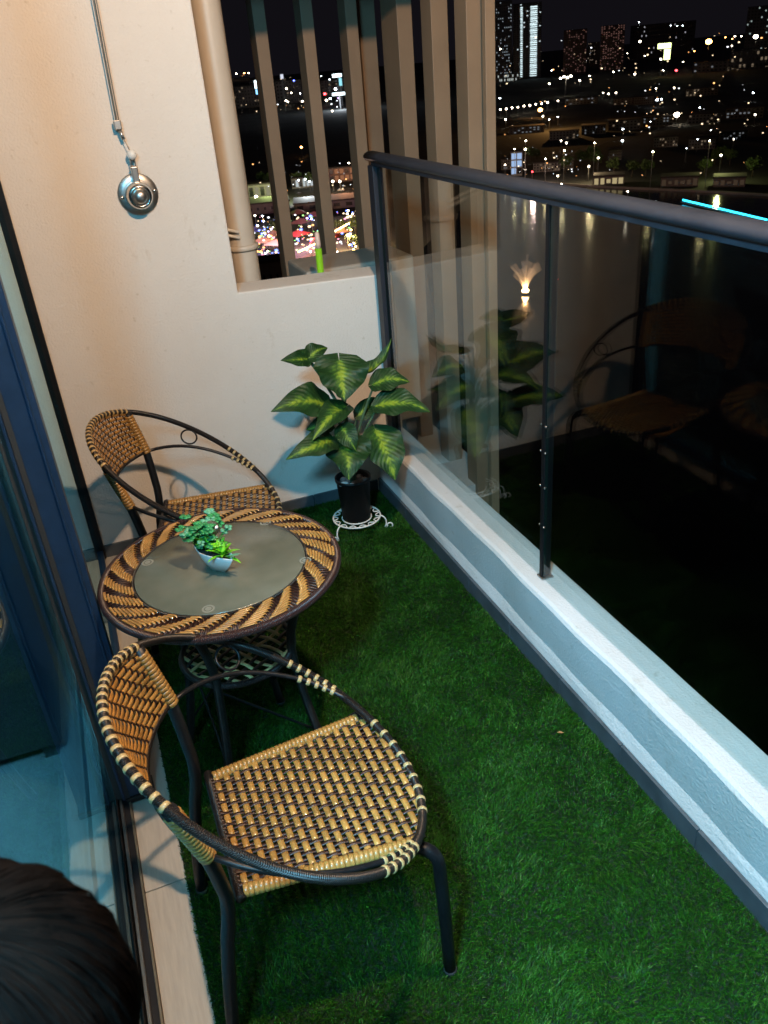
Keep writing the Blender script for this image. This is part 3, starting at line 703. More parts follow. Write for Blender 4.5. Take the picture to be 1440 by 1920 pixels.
MB().sweep([((R1 + .006) * math.cos(a), (R1 + .006) * math.sin(a), TZ - .008) for a in np.linspace(0, 2 * PI, 129)[:-1]], 0.0105, 10, closed=True).build('rim_binding', M['brown_rib'], tb)
MB().sweep([(R0 * math.cos(a), R0 * math.sin(a), TZ - .001) for a in np.linspace(0, 2 * PI, 97)[:-1]], 0.0042, 8, closed=True).build('inner_binding', M['hoop'], tb)
gl = MB().lathe([(0, TZ - .004), (R0 - .006, TZ - .004), (R0 - .0045, TZ - .0025), (R0 - .0045, TZ + .001), (R0 - .006, TZ + .0022), (0, TZ + .0022)], seg=96).build('glass_top', M['table_glass'], tb)
M['pad'] = mat('pale suction pad', (0.17, 0.18, 0.15), 0.35)
for px, py in ((277, 1056), (573, 1052), (391, 1143), (498, 981)):
    p = at(px, py, 2, TZ) - np.array([TX, TY, 0])
    MB().lathe([(0.0, TZ + .0026), (0.0065, TZ + .0028), (0.0075, TZ + .0024)], (p[0], p[1], 0), 16).lathe([(0.0102, TZ + .0023), (0.0125, TZ + .0030), (0.0150, TZ + .0023)], (p[0], p[1], 0), 20).build('suction_pad', M['pad'], tb)
M['shelf_gold_lit'] = mat('brightened gold shelf strip', (0.58, 0.40, 0.17), 0.35, var=0.3, vscale=30)  # gold lightened in its colour so the shaded shelf looks lit
SZ, SR = 0.380, 0.145
for a0 in (58, 148, 238, 328):
    a = math.radians(a0); ca, sa = math.cos(a), math.sin(a)
    pr = bez((.215, TZ - .02), (.205, .57), (.155, .50), (.148, SZ + .02), n=8) + bez((.149, SZ - .01), (.155, .27), (.185, .10), (.212, 0.004), n=8)
    lg = MB().sweep([(r * ca, r * sa, z) for r, z in pr], 0.0118, 10).build('leg', M['hoop'], tb)
    MB().sweep([(.212 * ca, .212 * sa, 0), (.211 * ca, .211 * sa, .014)], 0.0138, 10).build('foot_cap', M['rubber'], lg)
    b2 = math.radians(a0 + 90)
    MB().sweep(bez((.150 * ca, .150 * sa, SZ - .015), (.09 * ca + .06 * math.cos(b2), .09 * sa + .06 * math.sin(b2), .27), (.185 * math.cos(b2) * .99, .185 * math.sin(b2) * .99, .115), n=9), 0.0036, 6).build('brace', M['black_metal'], tb)
MB().sweep([(SR * math.cos(a), SR * math.sin(a), SZ) for a in np.linspace(0, 2 * PI, 73)[:-1]], 0.0085, 8, closed=True).build('shelf_ring', M['brown_rib'], tb)
def over2(i, j): return (i - j) % 4 < 2
n_ = 10
for fam in (0, 1):
    for i in range(n_):
        c = -.126 + .252 * i / (n_ - 1); L_ = math.sqrt(max(0, SR ** 2 - c * c)) - .002
        P = []
        for j2 in range(2 * n_ - 1):
            d = -.126 + .252 * j2 / (2 * n_ - 2)
            if abs(d) > L_ - .004: continue
            f = lambda k: (1 if (over2(i, k) if fam == 0 else not over2(k, i)) else -1)
            h = f(j2 // 2) if j2 % 2 == 0 else .5 * (f(j2 // 2) + f(j2 // 2 + 1))
            x, y = (c, d) if fam == 0 else (d, c)
            ca, sa = math.cos(.62), math.sin(.62)
            P.append((x * ca - y * sa, x * sa + y * ca, SZ + .0030 * h))
        if len(P) < 2: continue
        e0 = np.array(P[0]) + (np.array(P[0]) - P[1]) * .4; e1 = np.array(P[-1]) + (np.array(P[-1]) - P[-2]) * .4
        MB().sweep([e0] + P + [e1], 1, 6, up=(0, 0, 1), wh=(.0058, .0015)).build('gold_strip' if (fam == 0 or i % 3 == 0) else 'brown_strip', M['shelf_gold_lit'] if (fam == 0 or i % 3 == 0) else M['brown'], tb)

# ------------------------------------------------------------------ boat-shaped planter on the table
A_ = at(361, 1003, 2, .698)[:2]; B_ = at(436, 1051, 2, .698)[:2]
pc = (A_ + B_) / 2; dx = B_ - A_; plen = np.linalg.norm(dx) / 2; pang = math.atan2(dx[1], dx[0])
pt = thing('boat_planter', 'white boat-shaped ceramic planter with small artificial succulents on the table', 'planter', (pc[0], pc[1], TZ + .0028), pang)
def boat(u, k, z, e=1.6):                       # outline: pointed at both ends
    a = 2 * PI * u; c = math.cos(a); x = plen * k * c; w = .036 * k * (1 - abs(c) ** e)
    return (x, w * (1 if math.sin(a) >= 0 else -1) if abs(math.sin(a)) > 1e-6 else 0, z)
NB = 48; rings = [(.40, 0), (.45, .001), (.78, .030), (1.0, .056), (.985, .0575), (.94, .056), (.85, .046)]
V = []; Fc = []
for k, z in rings: V += [boat(i / NB, k, z) for i in range(NB)]
for r_ in range(len(rings) - 1):
    for i in range(NB): j = (i + 1) % NB; Fc.append((r_ * NB + i, r_ * NB + j, (r_ + 1) * NB + j, (r_ + 1) * NB + i))
Fc.append(tuple(range(NB))[::-1])
MB().add(V, Fc).build('bowl', M['ceramic'], pt)
V = [boat(i / NB, .86, .047) for i in range(NB)]
MB().add(V, [tuple(range(NB))]).build('soil', M['soil'], pt)
def blade(mb, base, d, L_, w, droop, n=5, fold=.25):
    d = _n(d); side = np.cross(d, (0, 0, 1)); side = _n(side) if np.linalg.norm(side) > 1e-3 else np.array([1.0, 0, 0])
    V = []; Fc = []
    for i in range(n + 1):
        t = i / n; p = np.asarray(base) + d * L_ * t + np.array([0, 0, -droop * L_ * t * t]); ww = w * math.sin(PI * min(.97, t * .85 + .12)) * (1 if t < .99 else .1)
        nn = np.cross(side, d)
        V += [p - side * ww + nn * fold * ww, p, p + side * ww + nn * fold * ww]
    for i in range(n):
        k = i * 3; Fc += [(k, k + 1, k + 4, k + 3), (k + 1, k + 2, k + 5, k + 4)]
    mb.add(V, Fc)
def rosette(name, c, mt, n, L_, w, up0, up1, droop=.4, sub=1):
    for k in range(n):
        a = k * 2.399 + random.random() * .3; u = up0 + (up1 - up0) * (k / n)
        mb = MB(); blade(mb, c, (math.cos(a), math.sin(a), u), L_ * (.8 + .4 * random.random()), w, droop)
        mb.build(name, mt, pt)
rosette('lime_leaf', (plen * .50, 0.002, .048), M['lime'], 18, .054, .0050, .35, 2.6, .35)
rosette('lime_leaf', (plen * .22, .010, .050), M['fern'], 12, .050, .0046, .5, 2.6, .3)
for k in range(3): 
    mb = MB(); blade(mb, (plen * .62, .004 * k, .05), (.9, .55 - .35 * k, .45), .050, .0042, .1); mb.build('lime_leaf', M['mint_pale'], pt)
for k in range(26):                             # trailing mint sprigs with round leaves
    a = random.random() * 2 * PI; x = -.03 + .062 * (random.random() - .5) + plen * .02; y = .03 * (random.random() - .5)
    h = .066 + .042 * random.random(); rr = .0065 + .0035 * random.random()
    ex = x + .042 * math.cos(a) * random.random(); ey = y + .040 * math.sin(a)
    st = MB().sweep(bez((x, y, .045), (x, y, h), (ex, ey, h + .006), n=5), .0009, 5).build('sprig', M['fern'], pt)
    mb = MB()
    for q in range(5):
        b = q * 2.4 + a; mb.ball((ex + rr * .9 * math.cos(b), ey + rr * .9 * math.sin(b), h + .006 + .003 * math.sin(q * 2.2)), rr, 8, 5, (1, .75, .34))
    mb.build('round_leaf', M['mint_pale'] if k % 6 == 0 else M['mint'], st)
for k in range(16):                             # ferny sprays on the left end
    a = PI * .75 + random.random() * PI * .9; mb = MB(); x0, y0 = -plen * .55 + .02 * random.random(), .012 * (random.random() - .5)
    L_ = .045 + .03 * random.random()
    for q in range(9):
        t = (q + 1) / 9; p = np.array([x0 + math.cos(a) * L_ * t * .8, y0 + math.sin(a) * L_ * t * .6, .046 + .05 * t - .016 * t * t])
        for s in (-1, 1): blade(mb, p, (math.cos(a + s * 1.0), math.sin(a + s * 1.0), .35), .011 * (1.15 - t), .0022, .2, 2)
    mb.build('fern_spray', M['fern'], pt)
for (x, y, h) in ((plen * .10, .036, .086), (plen * .16, .046, .094), (plen * .05, -.028, .080), (-plen * .62, -.026, .074)):
    mb = MB(); mb.sweep(bez((x * .5, y * .3, .045), (x * .8, y * .6, h), (x, y, h), n=5), .0011, 5); mb.build('sprig', M['fern'], pt)
    mb = MB()
    for q in range(4): mb.ball((x + .006 * math.cos(q * 1.7), y + .006 * math.sin(q * 1.7), h + .002 * q), .0062, 8, 5, (1, .8, .5))
    mb.build('round_leaf', M['mint_pale'], pt)
for k in range(34):
    u = random.random(); x = plen * (-.72 + 1.05 * u); y = .052 * (random.random() - .5) * (1 - abs(x / plen)); z = .052 + .026 * random.random(); mb = MB()
    for q in range(6):
        a = q * 1.05 + k; mb.ball((x + .0065 * math.cos(a), y + .0065 * math.sin(a), z + .003 * (q % 2)), .0058 + .001 * (q % 3), 7, 5, (1, .7, .4))
    mb.build('round_leaf', (M['mint'], M['fern'], M['mint'], M['lime'], M['mint_pale'])[k % 5], pt)
MB().ball((-plen * .20, .018, .094), .0195, 20, 14).build('stone_ball', M['stone_ball'], pt)
MB().ball((-plen * .06, .023, .100), .008, 12, 8, (1, .8, .6)).build('pale_bead', M['ceramic'], pt)

# ------------------------------------------------------------------ potted plant and its wire stand
PX_, PY_ = 0.846, 2.832
sg_ = thing('wire_plant_stand', 'white scrolled wire plant stand under the black pot', 'plant stand', (PX_, PY_, 0))
def ringpts(r, z, n=49, ph=0): return [(r * math.cos(a + ph), r * math.sin(a + ph), z) for a in np.linspace(0, 2 * PI, n)[:-1]]
MB().sweep(ringpts(.097, .062), .0034, 8, closed=True).build('outer_ring', M['white_wire'], sg_)
MB().sweep(ringpts(.060, .060), .0028, 8, closed=True).build('inner_ring', M['white_wire'], sg_)
for k in range(14):
    a = 2 * PI * k / 14; b = a + PI / 14
    MB().sweep(bez((.096 * math.cos(a), .096 * math.sin(a), .062), (.074 * math.cos(a), .074 * math.sin(a), .0605), (.070 * math.cos(b), .070 * math.sin(b), .0605), (.096 * math.cos(b + .1), .096 * math.sin(b + .1), .062), n=9), .0024, 6).build('scroll', M['white_wire'], sg_)
for a0 in (336, 207, 92):
    a = math.radians(a0); ca, sa = math.cos(a), math.sin(a)
    pr = bez((.096, .062), (.118, .060), (.128, .030), (.112, .004), n=9)
    pr2 = [(.134 + .011 * math.cos(w), .015 + .011 * math.sin(w)) for w in np.linspace(3.9, -1.6, 12)]
    MB().sweep([(r * ca, r * sa, z) for r, z in pr], .0030, 7).build('leg', M['white_wire'], sg_)
    MB().sweep([(r * ca, r * sa, z) for r, z in [(.112, .004), (.120, .003)] + pr2[1:]], .0030, 7).build('foot_scroll', M['white_wire'], sg_)
pp_ = thing('potted_plant', 'tall variegated dieffenbachia in a black plastic pot in the corner', 'potted plant', (PX_, PY_, .066))
MB().lathe([(0, 0), (.056, 0), (.058, .004), (.068, .165), (.072, .168), (.073, .180), (.068, .181), (.066, .170), (.064, .150), (0, .150)], seg=32).build('pot', M['pot'], pp_)
MB().lathe([(0, .153), (.064, .152)], seg=24).build('soil', M['soil'], pp_)
for k in range(17):
    a = k * 2.4; r = .052 * math.sqrt((k + .5) / 17); rr = .011 + .006 * random.random()
    MB().ball((r * math.cos(a), r * math.sin(a), .157 + .004 * random.random()), rr, 9, 6, (1, .8 + .3 * random.random(), .6)).build('pebble', M['white_pebble'] if k in (7, 12) else M['pebble'], pp_)
o0 = np.array([PX_, PY_, .066])
MB().ball((-.046, -.022, .166), .017, 10, 7, (1.2, .8, .6)).build('pebble', M['white_pebble'], pp_)
def leaf(px0, px1, y0, y1, width, facing, bend=.12, fold=.25, wav=.05, ym=None, pet=None, seed=0):
    """a blade from base to tip: two spots of the photograph, each at its own depth; facing = which way its upper side looks"""
    a = at(*px0, 1, y0) - o0; b = at(*px1, 1, y1) - o0; d = b - a; L_ = np.linalg.norm(d); d = d / L_
    nrm = np.asarray(facing, float); nrm = _n(nrm - d * np.dot(nrm, d)); side = np.cross(nrm, d)
    n, mm = 16, 8; V = []; UV = []; Fc = []; w = width / 2
    rr = random.Random(seed)
    ph = rr.random() * 6; swy = (rr.random() - .5) * .16; twi = (rr.random() - .5) * .9
    for i in range(n + 1):
        t = i / n
        prof_ = (math.sin(PI * t ** .62) ** .85) * (1.0 - .18 * t) if 0 < t < 1 else 0
        prof_ = max(prof_, .02)
        c = a + d * L_ * t + nrm * bend * L_ * (4 * t * (1 - t)) + side * L_ * swy * math.sin(PI * t) 
        for j in range(mm + 1):
            s = 2 * j / mm - 1
            x = s * w * prof_ * (1 + .04 * math.sin(9 * t + ph))
            lift = fold * abs(x) + twi * x * (t - .3) + 2.2 * wav * w * abs(s) ** 2 * math.sin(t * 15 + ph + (1.4 if s > 0 else 0)) * prof_ + .0025 * math.sin(40 * (t - .3 * abs(s))) * (1 - abs(s)) 
            back_ = -.28 * w * (abs(s) ** 1.5) * (1 - t) ** 3
            V.append(c + side * x + nrm * lift + d * back_); UV.append((.5 + s / 2, t))
    for i in range(n):
        for j in range(mm): k = i * (mm + 1) + j; Fc.append((k, k + 1, k + mm + 2, k + mm + 1))
    o = MB().add(V, Fc, UV).build('leaf', M['leaf'], pp_)
    p0 = np.asarray(pet if pet is not None else (0.0, 0.0, .30))
    mid = (p0 + a) / 2 + np.array([0, 0, .02])
    q = bez(p0, mid, a, a + d * L_ * .10, n=10)
    MB().sweep(q, np.linspace(.0062, .0030, 10), 8).build('petiole', M['stem'], pp_)
    return o
MB().sweep(bez((0, 0, .15), (.004, .0, .28), (-.012, -.01, .42), (-.006, -.012, .56), n=14), np.linspace(.0135, .008, 14), 10).build('stem', M['stem'], pp_)
F_ = (-.25, -1.0, .35)
leaf((578, 672), (526, 676), 2.80, 2.77, .075, (.1, -.8, .6), .10, .35, seed=1, pet=(-.01, -.01, .45))
leaf((577, 673), (614, 652), 2.80, 2.83, .075, (-.3, -.8, .5), .10, .35, seed=2, pet=(-.01, -.01, .45))
leaf((636, 676), (646, 752), 2.74, 2.64, .215, (-.1, -1, .30), .06, .18, .10, seed=3, pet=(-.005, -.01, .52))
leaf((668, 700), (734, 634), 2.76, 2.80, .060, (-.6, -.5, .8), -.22, .75, .10, seed=4, pet=(-.005, -.01, .50))
leaf((698, 722), (768, 716), 2.74, 2.70, .115, (-.15, -.55, .9), .14, .10, .06, seed=5, pet=(0, 0, .25))
leaf((704, 762), (807, 773), 2.70, 2.60, .130, (-.1, -.6, .9), .14, .12, .07, seed=6, pet=(0, 0, .22))
leaf((618, 768), (508, 772), 2.76, 2.70, .155, (.1, -.75, .75), .20, .12, .08, seed=7, pet=(-.008, -.01, .36))
leaf((622, 826), (536, 862), 2.70, 2.62, .115, (.1, -.6, .85), .22, .15, .08, seed=8, pet=(-.005, -.01, .27))
leaf((650, 762), (586, 826), 2.74, 2.62, .105, (-.2, -.7, .7), .16, .35, .06, seed=9, pet=(-.01, -.01, .40))
leaf((648, 826), (654, 900), 2.72, 2.60, .190, (-.1, -1, .42), .16, .22, .09, seed=10, pet=(0, 0, .24))
leaf((704, 806), (741, 900), 2.72, 2.60, .170, (.1, -1, .30), .10, .12, .07, seed=11, pet=(0, 0, .24))
leaf((668, 782), (722, 748), 2.80, 2.86, .080, (-.2, -.8, .55), .08, .2, seed=12, pet=(0, 0, .28))
leaf((622, 792), (574, 806), 2.86, 2.88, .085, (.1, -.8, .6), .12, .2, seed=13, pet=(0, 0, .26))
leaf((668, 838), (700, 820), 2.76, 2.72, .07, (-.1, -.8, .6), .12, .2, seed=14, pet=(0, 0, .22))
leaf((645, 740), (632, 700), 2.78, 2.76, .07, (-.2, -1, .2), .05, .3, seed=15, pet=(-.01, -.01, .45))
leaf((640, 800), (668, 846), 2.70, 2.64, .09, (-.2, -.9, .5), .16, .3, seed=16, pet=(-.01, -.01, .34))

# a dry leaf on the turf
p = at(1051, 1374, 2, .016)
dlf = MB().add([(-.010, 0, 0), (-.002, .004, .003), (.010, .001, .001), (-.002, -.003, .002)], [(0, 3, 2, 1)]).build('dry_leaf', M['dryleaf'], loc=p)
dlf.rotation_euler = (0.1, 0.1, -.5)
tag(dlf, 'tiny brown dry leaf lying on the green artificial grass', 'leaf')

# ------------------------------------------------------------------ the person at the lower left (only the dark hair is in the picture)
HP = np.array([-0.157, 0.352, 1.213])           # centre of the head
per = thing('person', 'person with dark brown hair standing close to the camera beside the glass door', 'person', (HP[0], HP[1] - .02, 0))
def skin_body():
    h = HP[2]; J = {}
    pts = [(0, 0, h * .50), (0, -.005, h * .60), (0, -.005, h * .70), (0, 0, h * .785), (0, .005, h * .85), (0, .015, h * .93), (0, .02, h * 1.02)]
    rad = [.085, .080, .088, .070, .032, .070, .066]
    ed = [(0, 1), (1, 2), (2, 3), (3, 4), (4, 5), (5, 6)]
    for s in (-1, 1):
        b = len(pts)
        pts += [(s * .06, 0, h * .47), (s * .062, .01, h * .26), (s * .062, -.005, h * .045), (s * .064, .075, h * .02)]; rad += [.060, .042, .028, .022]
        ed += [(0, b), (b, b + 1), (b + 1, b + 2), (b + 2, b + 3)]
        b = len(pts)
        pts += [(s * .082, 0, h * .775), (s * .088, .0, h * .62), (s * .080, .03, h * .49), (s * .078, .045, h * .44)]; rad += [.034, .026, .019, .016]
        ed += [(3, b), (b, b + 1), (b + 1, b + 2), (b + 2, b + 3)]
        for k, (ax, ay, L_) in enumerate(((-.012, .006, .040), (-.004, .010, .048), (.004, .010, .050), (.012, .008, .044), (.018 * -s, .024, .030))):
            c = len(pts); pts += [(s * .078 + ax * .8, .045 + ay, h * .44 - .018), (s * .078 + ax, .05 + ay, h * .44 - .018 - L_)]; rad += [.0062, .005]
            ed += [(b + 3, c), (c, c + 1)]
    me = bpy.data.meshes.new('body'); me.from_pydata(pts, ed, []); o = bpy.data.objects.new('body', me); COL.objects.link(o); o.parent = per
    sk = o.modifiers.new('Skin', 'SKIN'); sk.use_smooth_shade = True
    for i, r in enumerate(rad): me.skin_vertices[0].data[i].radius = (r, r)
    me.skin_vertices[0].data[0].use_root = True
    o.modifiers.new('Subd', 'SUBSURF').levels = 1; o.modifiers['Subd'].render_levels = 1
    me.materials.append(M['skin']); return o
bd = skin_body()
hz = HP[2]
MB().lathe([(.100, hz * .485), (.098, hz * .56), (.094, hz * .66), (.100, hz * .735), (.085, hz * .795), (.045, hz * .825), (.040, hz * .822)], seg=24, sx=1.05, sy=.92).build('shirt', M['shirt'], per)
MB().lathe([(.103, hz * .50), (.108, hz * .45), (.104, hz * .40)], seg=24, sx=1.08, sy=.85).sweep([(-.062, 0, hz * .45), (-.063, .005, hz * .27), (-.063, 0, hz * .07)], [.068, .052, .042], 14).sweep([(.062, 0, hz * .45), (.063, .005, hz * .27), (.063, 0, hz * .07)], [.068, .052, .042], 14).build('trousers', M['shirt'], per)
hc = np.array([0, .02, hz])
for s in (-1, 1):
    MB().ball(hc + np.array([s * .030, .066, -.006]), .0105, 10, 8).build('eye', M['white_eye'], per)
    MB().ball(hc + np.array([s * .077, .005, -.012]), .018, 10, 8, (.4, .8, 1.1)).build('ear', M['skin'], per)
MB().ball(hc + np.array([0, .080, -.024]), .012, 10, 8, (.8, 1, 1.2)).build('nose', M['skin'], per)
MB().ball(hc + np.array([0, .072, -.048]), .016, 10, 8, (1.2, .4, .35)).build('mouth', mat('lips', (.35, .12, .10), .5), per)
hm = MB(); nseg = 3000
hm.ball(hc + np.array([0, -.012, .016]), .090, 32, 20, (.98, 1.06, 1.0))
hair = hm.build('hair', M['hair'], per)
hs = MB(); tw = 0.0
for k in range(nseg):                           # combed strands over the cap, falling from the crown
    a = random.random() * 2 * PI; ph0 = .03 + 1.1 * random.random() ** 1.4; ln = .5 + .8 * random.random(); P = []
    lift = .0906 + .0035 * random.random(); sw = .25 * math.sin(3 * a) + .2 * (random.random() - .5)
    for i in range(7):
        p_ = ph0 + ln * i / 6
        if (math.sin(a) > .35 and p_ > 1.2) or p_ > 2.1: break
        aa = a + sw * (p_ - ph0)
        P.append(hc + np.array([0, -.012, .016]) + (lift + .0012 * math.sin(aa * 17)) * np.array([.98 * math.sin(p_) * math.cos(aa), 1.06 * math.sin(p_) * math.sin(aa), math.cos(p_)]))
    if len(P) > 2: hs.sweep(P, [.0004] + [.0010] * (len(P) - 2) + [.0004], 4, caps=False)
hs.build('hair_strands', M['hair'], hair, kind='stuff')
# ================================================================== THE CITY BELOW
G = -70.0
def onground(px, py, z=G): return at(px, py, 2, z)
def far(px, py, D):
    r = ray(px, py); return CAM + r * (D / math.hypot(r[0], r[1]))
M['ground'] = mat('dark city ground', (0.035, 0.036, 0.032), 0.95, var=0.5, vscale=0.02)
M['asphalt'] = mat('asphalt', (0.05, 0.05, 0.05), 0.85, var=0.2, vscale=0.2)
M['facade'] = mat('concrete facade', (0.22, 0.20, 0.19), 0.9, var=0.15, vscale=0.1)
M['facade_red'] = mat('reddish facade', (0.26, 0.15, 0.13), 0.9, var=0.15, vscale=0.1)
M['roof'] = mat('dark roof', (0.06, 0.05, 0.05), 0.85, var=0.2, vscale=0.2)
M['pole'] = mat('galvanised pole', (0.25, 0.25, 0.25), 0.5)
M['crown'] = mat('tree foliage', (0.06, 0.10, 0.025), 0.7, var=0.4, vscale=0.6)
M['bark'] = mat('bark', (0.08, 0.06, 0.045), 0.9)
mt, t, b = newmat('lake water'); M['water'] = mt
b.inputs['Base Color'].default_value = (0.006, 0.009, 0.009, 1); b.inputs['Roughness'].default_value = 0.12; b.inputs['IOR'].default_value = 1.33
tc = t.nodes.new('ShaderNodeTexCoord'); nz = t.nodes.new('ShaderNodeTexNoise'); nz.inputs['Scale'].default_value = 0.55; nz.inputs['Detail'].default_value = 4
t.links.new(tc.outputs['Object'], nz.inputs['Vector']); bp = t.nodes.new('ShaderNodeBump'); bp.inputs['Strength'].default_value = 0.30; bp.inputs['Distance'].default_value = 0.25
t.links.new(nz.outputs['Fac'], bp.inputs['Height']); t.links.new(bp.outputs[0], b.inputs['Normal'])
struct(MB().add([(-6000, -6000, G), (9000, -6000, G), (9000, 9000, G), (-6000, 9000, G)], [(0, 1, 2, 3)]).build('ground', M['ground'], smooth=False))
bank = [onground(x, y) for x, y in ((915, 341), (965, 340), (1040, 346), (1110, 351), (1170, 354), (1300, 360), (1440, 368), (1560, 378))]
lk = [(p[0], p[1], G + .06) for p in bank] + [(520, 120, G + .06), (400, -500, G + .06), (20, -400, G + .06), (45, 90, G + .06), (140, 330, G + .06)]
struct(MB().add(lk, [tuple(range(len(lk)))[::-1]]).build('lake', M['water'], smooth=False))
bw = MB().sweep([(p[0], p[1] + 1.0, G + .5) for p in bank], 1, 4, up=(0, 0, 1), wh=(1.4, .8)).build('lake_edge_wall', M['facade'], smooth=False)
tag(bw, 'low stone edge wall along the far lake shore', 'wall')
def road(name, pts, w):
    P = [onground(*p) for p in pts]; struct(MB().sweep([(p[0], p[1], G + .03) for p in spline(P, 6)], 1, 4, up=(0, 0, 1), wh=(w, .05)).build(name, M['asphalt'], smooth=False))
road('road', [(930, 212), (1000, 200), (1060, 192), (1200, 175), (1440, 150)], 7)
road('road', [(930, 330), (1000, 305), (1080, 285), (1200, 250), (1440, 210)], 5)
road('road', [(430, 375), (560, 360), (690, 350), (800, 345)], 6)
road('road', [(540, 490), (600, 455), (640, 428), (690, 395)], 6)
road('road', [(430, 205), (560, 192), (700, 200)], 9)

E_WARMW = emis('white street light', (1.0, 0.86, 0.64), 20); E_COOL = emis('cool street light', (0.82, 0.93, 1.0), 24)
E_SOD = emis('sodium light', (1.0, 0.42, 0.10), 30); E_RED = emis('red light', (1.0, 0.05, 0.06), 14)
E_BLUE = emis('blue light', (0.12, 0.18, 1.0), 12); E_PURP = emis('violet light', (0.62, 0.42, 1.0), 9); E_YG = emis('yellow green light', (0.85, 1.0, 0.25), 14)
E_GOLD = emis('golden light', (1.0, 0.72, 0.22), 22); E_CYAN = emis('cyan led', (0.03, 0.62, 0.95), 6); E_SHORE = emis('shore lamp', (1.0, 0.84, 0.42), 170, True)
lampmesh = {}
def street_lamp(px, py, kind='warm', k=1.0, h=8.0, label=None, group=None, D=None, cat='street lamp'):
    mats = {'warm': E_WARMW, 'cool': E_COOL, 'sod': E_SOD, 'red': E_RED, 'yg': E_YG, 'blue': E_BLUE, 'purple': E_PURP, 'gold': E_GOLD, 'shore': E_SHORE}[kind]
    p = far(px, py, D) if D else at(px, py, 2, G + h)
    dist = math.hypot(p[0], p[1]); r = k * dist * .00098; hh = p[2] - G
    mb = MB(); mb.sweep([(0, 0, 0), (0, 0, hh)], [.16, .09], 5, mi=0); mb.ball((0, 0, hh), r, 8, 6, (1, 1, .75), mi=1)
    o = mb.build('street_lamp', [M['pole'], mats], loc=(p[0], p[1], G))
    lb = {'warm': 'white street lamp shining among the dark city blocks beyond the balcony', 'cool': 'cool white street lamp shining in the dark city', 'sod': 'orange street lamp glowing in the dark city',
          'red': 'red traffic light glowing in the dark city', 'yg': 'yellow green lamp glowing in the dark city', 'blue': 'blue festive lamp at the night market below', 'purple': 'violet festive lamp at the night market below',
          'gold': 'golden festive lamp beside the night market street', 'shore': 'yellow lamp on the lake shore mirrored in the water'}[kind]
    tag(o, label or lb, cat, group or {'warm': 'white street lamps of the city', 'cool': 'cool white street lamps of the city', 'sod': 'orange street lamps of the city', 'red': 'red traffic lights of the city', 'yg': 'yellow green lamps of the city',
        'blue': 'blue lamps of the night market', 'purple': 'violet lamps of the night market', 'gold': 'golden lamps of the night market', 'shore': 'lamps along the lake shore'}[kind])
    return o
# right of the slats: seen over the railing
for x, y, kd, k in ((1200, 78, 'warm', 1.1), (1404, 116, 'warm', .9), (1239, 111, 'warm', 1), (1243, 132, 'warm', .9), (1281, 116, 'warm', .6), (1292, 139, 'warm', .55), (1333, 133, 'warm', .7), (1339, 146, 'warm', .5),
        (1190, 139, 'warm', .9), (1150, 135, 'warm', .8), (1139, 144, 'warm', .9), (1105, 143, 'warm', .85), (1087, 151, 'warm', 1), (1030, 157, 'warm', 1), (1034, 132, 'cool', .6), (1131, 174, 'warm', .6),
        (1141, 176, 'warm', .9), (1155, 174, 'warm', .8), (1230, 166, 'warm', .7), (1264, 165, 'warm', .8), (1232, 187, 'cool', 1.2), (1240, 186, 'cool', .8), (1046, 189, 'warm', .8), (1018, 218, 'warm', .9), (948, 224, 'warm', 1),
        (1030, 224, 'cool', .6), (1046, 219, 'cool', .6), (937, 184, 'cool', .8), (938, 92, 'warm', .9), (1312, 202, 'cool', .7), (1416, 215, 'warm', .9), (1412, 174, 'cool', .7), (1168, 242, 'cool', .9), (1167, 264, 'cool', 1.2),
        (986, 264, 'warm', 1.0), (985, 280, 'warm', 1.2), (1052, 264, 'warm', .8), (1062, 268, 'warm', 1), (1122, 296, 'warm', 1.1), (1104, 312, 'warm', 1.1), (1046, 330, 'warm', 1), (1053, 345, 'warm', .9), (1177, 359, 'warm', .9),
        (1376, 261, 'warm', .6), (1287, 278, 'cool', .5), (1220, 228, 'cool', .45), (1333, 244, 'cool', .5), (1308, 261, 'cool', .5), (947, 309, 'warm', .8), (1230, 378, 'cool', .4), (1360, 70, 'sod', .5), (1390, 68, 'warm', .6),
        (1258, 48, 'cool', .4), (1270, 48, 'cool', .4), (1280, 48, 'cool', .4), (1198, 42, 'cool', .4), (1378, 68, 'warm', .7), (1373, 73, 'sod', .5), (1176, 100, 'warm', .4), (1209, 105, 'warm', .5), (1302, 96, 'sod', .5), (1372, 86, 'warm', .5)):
    D_ = 1900 + 8 * (x % 37) if y < 150 else None
    street_lamp(x, y, kd, k, D=D_)
for k in range(9): street_lamp(938 + 11.1 * k, 205.5 - 1.7 * k + (0.4 if k % 2 else 0), 'warm', .95, label='white lamp in the straight lit row along the far road', group='lamps of the straight row along the far road')
street_lamp(1329, 78, 'sod', 3.0, label='large orange floodlight glaring above the city', group='orange floodlight', D=1900)
street_lamp(1417, 69, 'warm', 2.2, label='bright warm floodlight near the top right of the city', group='warm floodlight', D=1950)
street_lamp(1013, 206, 'sod', 2.4, label='big orange lamp at the end of the lit lamp row', group='orange row end lamp')
street_lamp(1269, 215, 'warm', 3.0, label='big round warm white floodlight in the middle of the dark city', group='round floodlight')
street_lamp(1268, 132, 'red', 1.2, D=1900); street_lamp(998, 322, 'red', 1.0); street_lamp(1045, 523, 'red', .7, h=2)
street_lamp(1434, 170, 'yg', 1.4, D=1500); street_lamp(1352, 291, 'warm', 1.2, h=9)
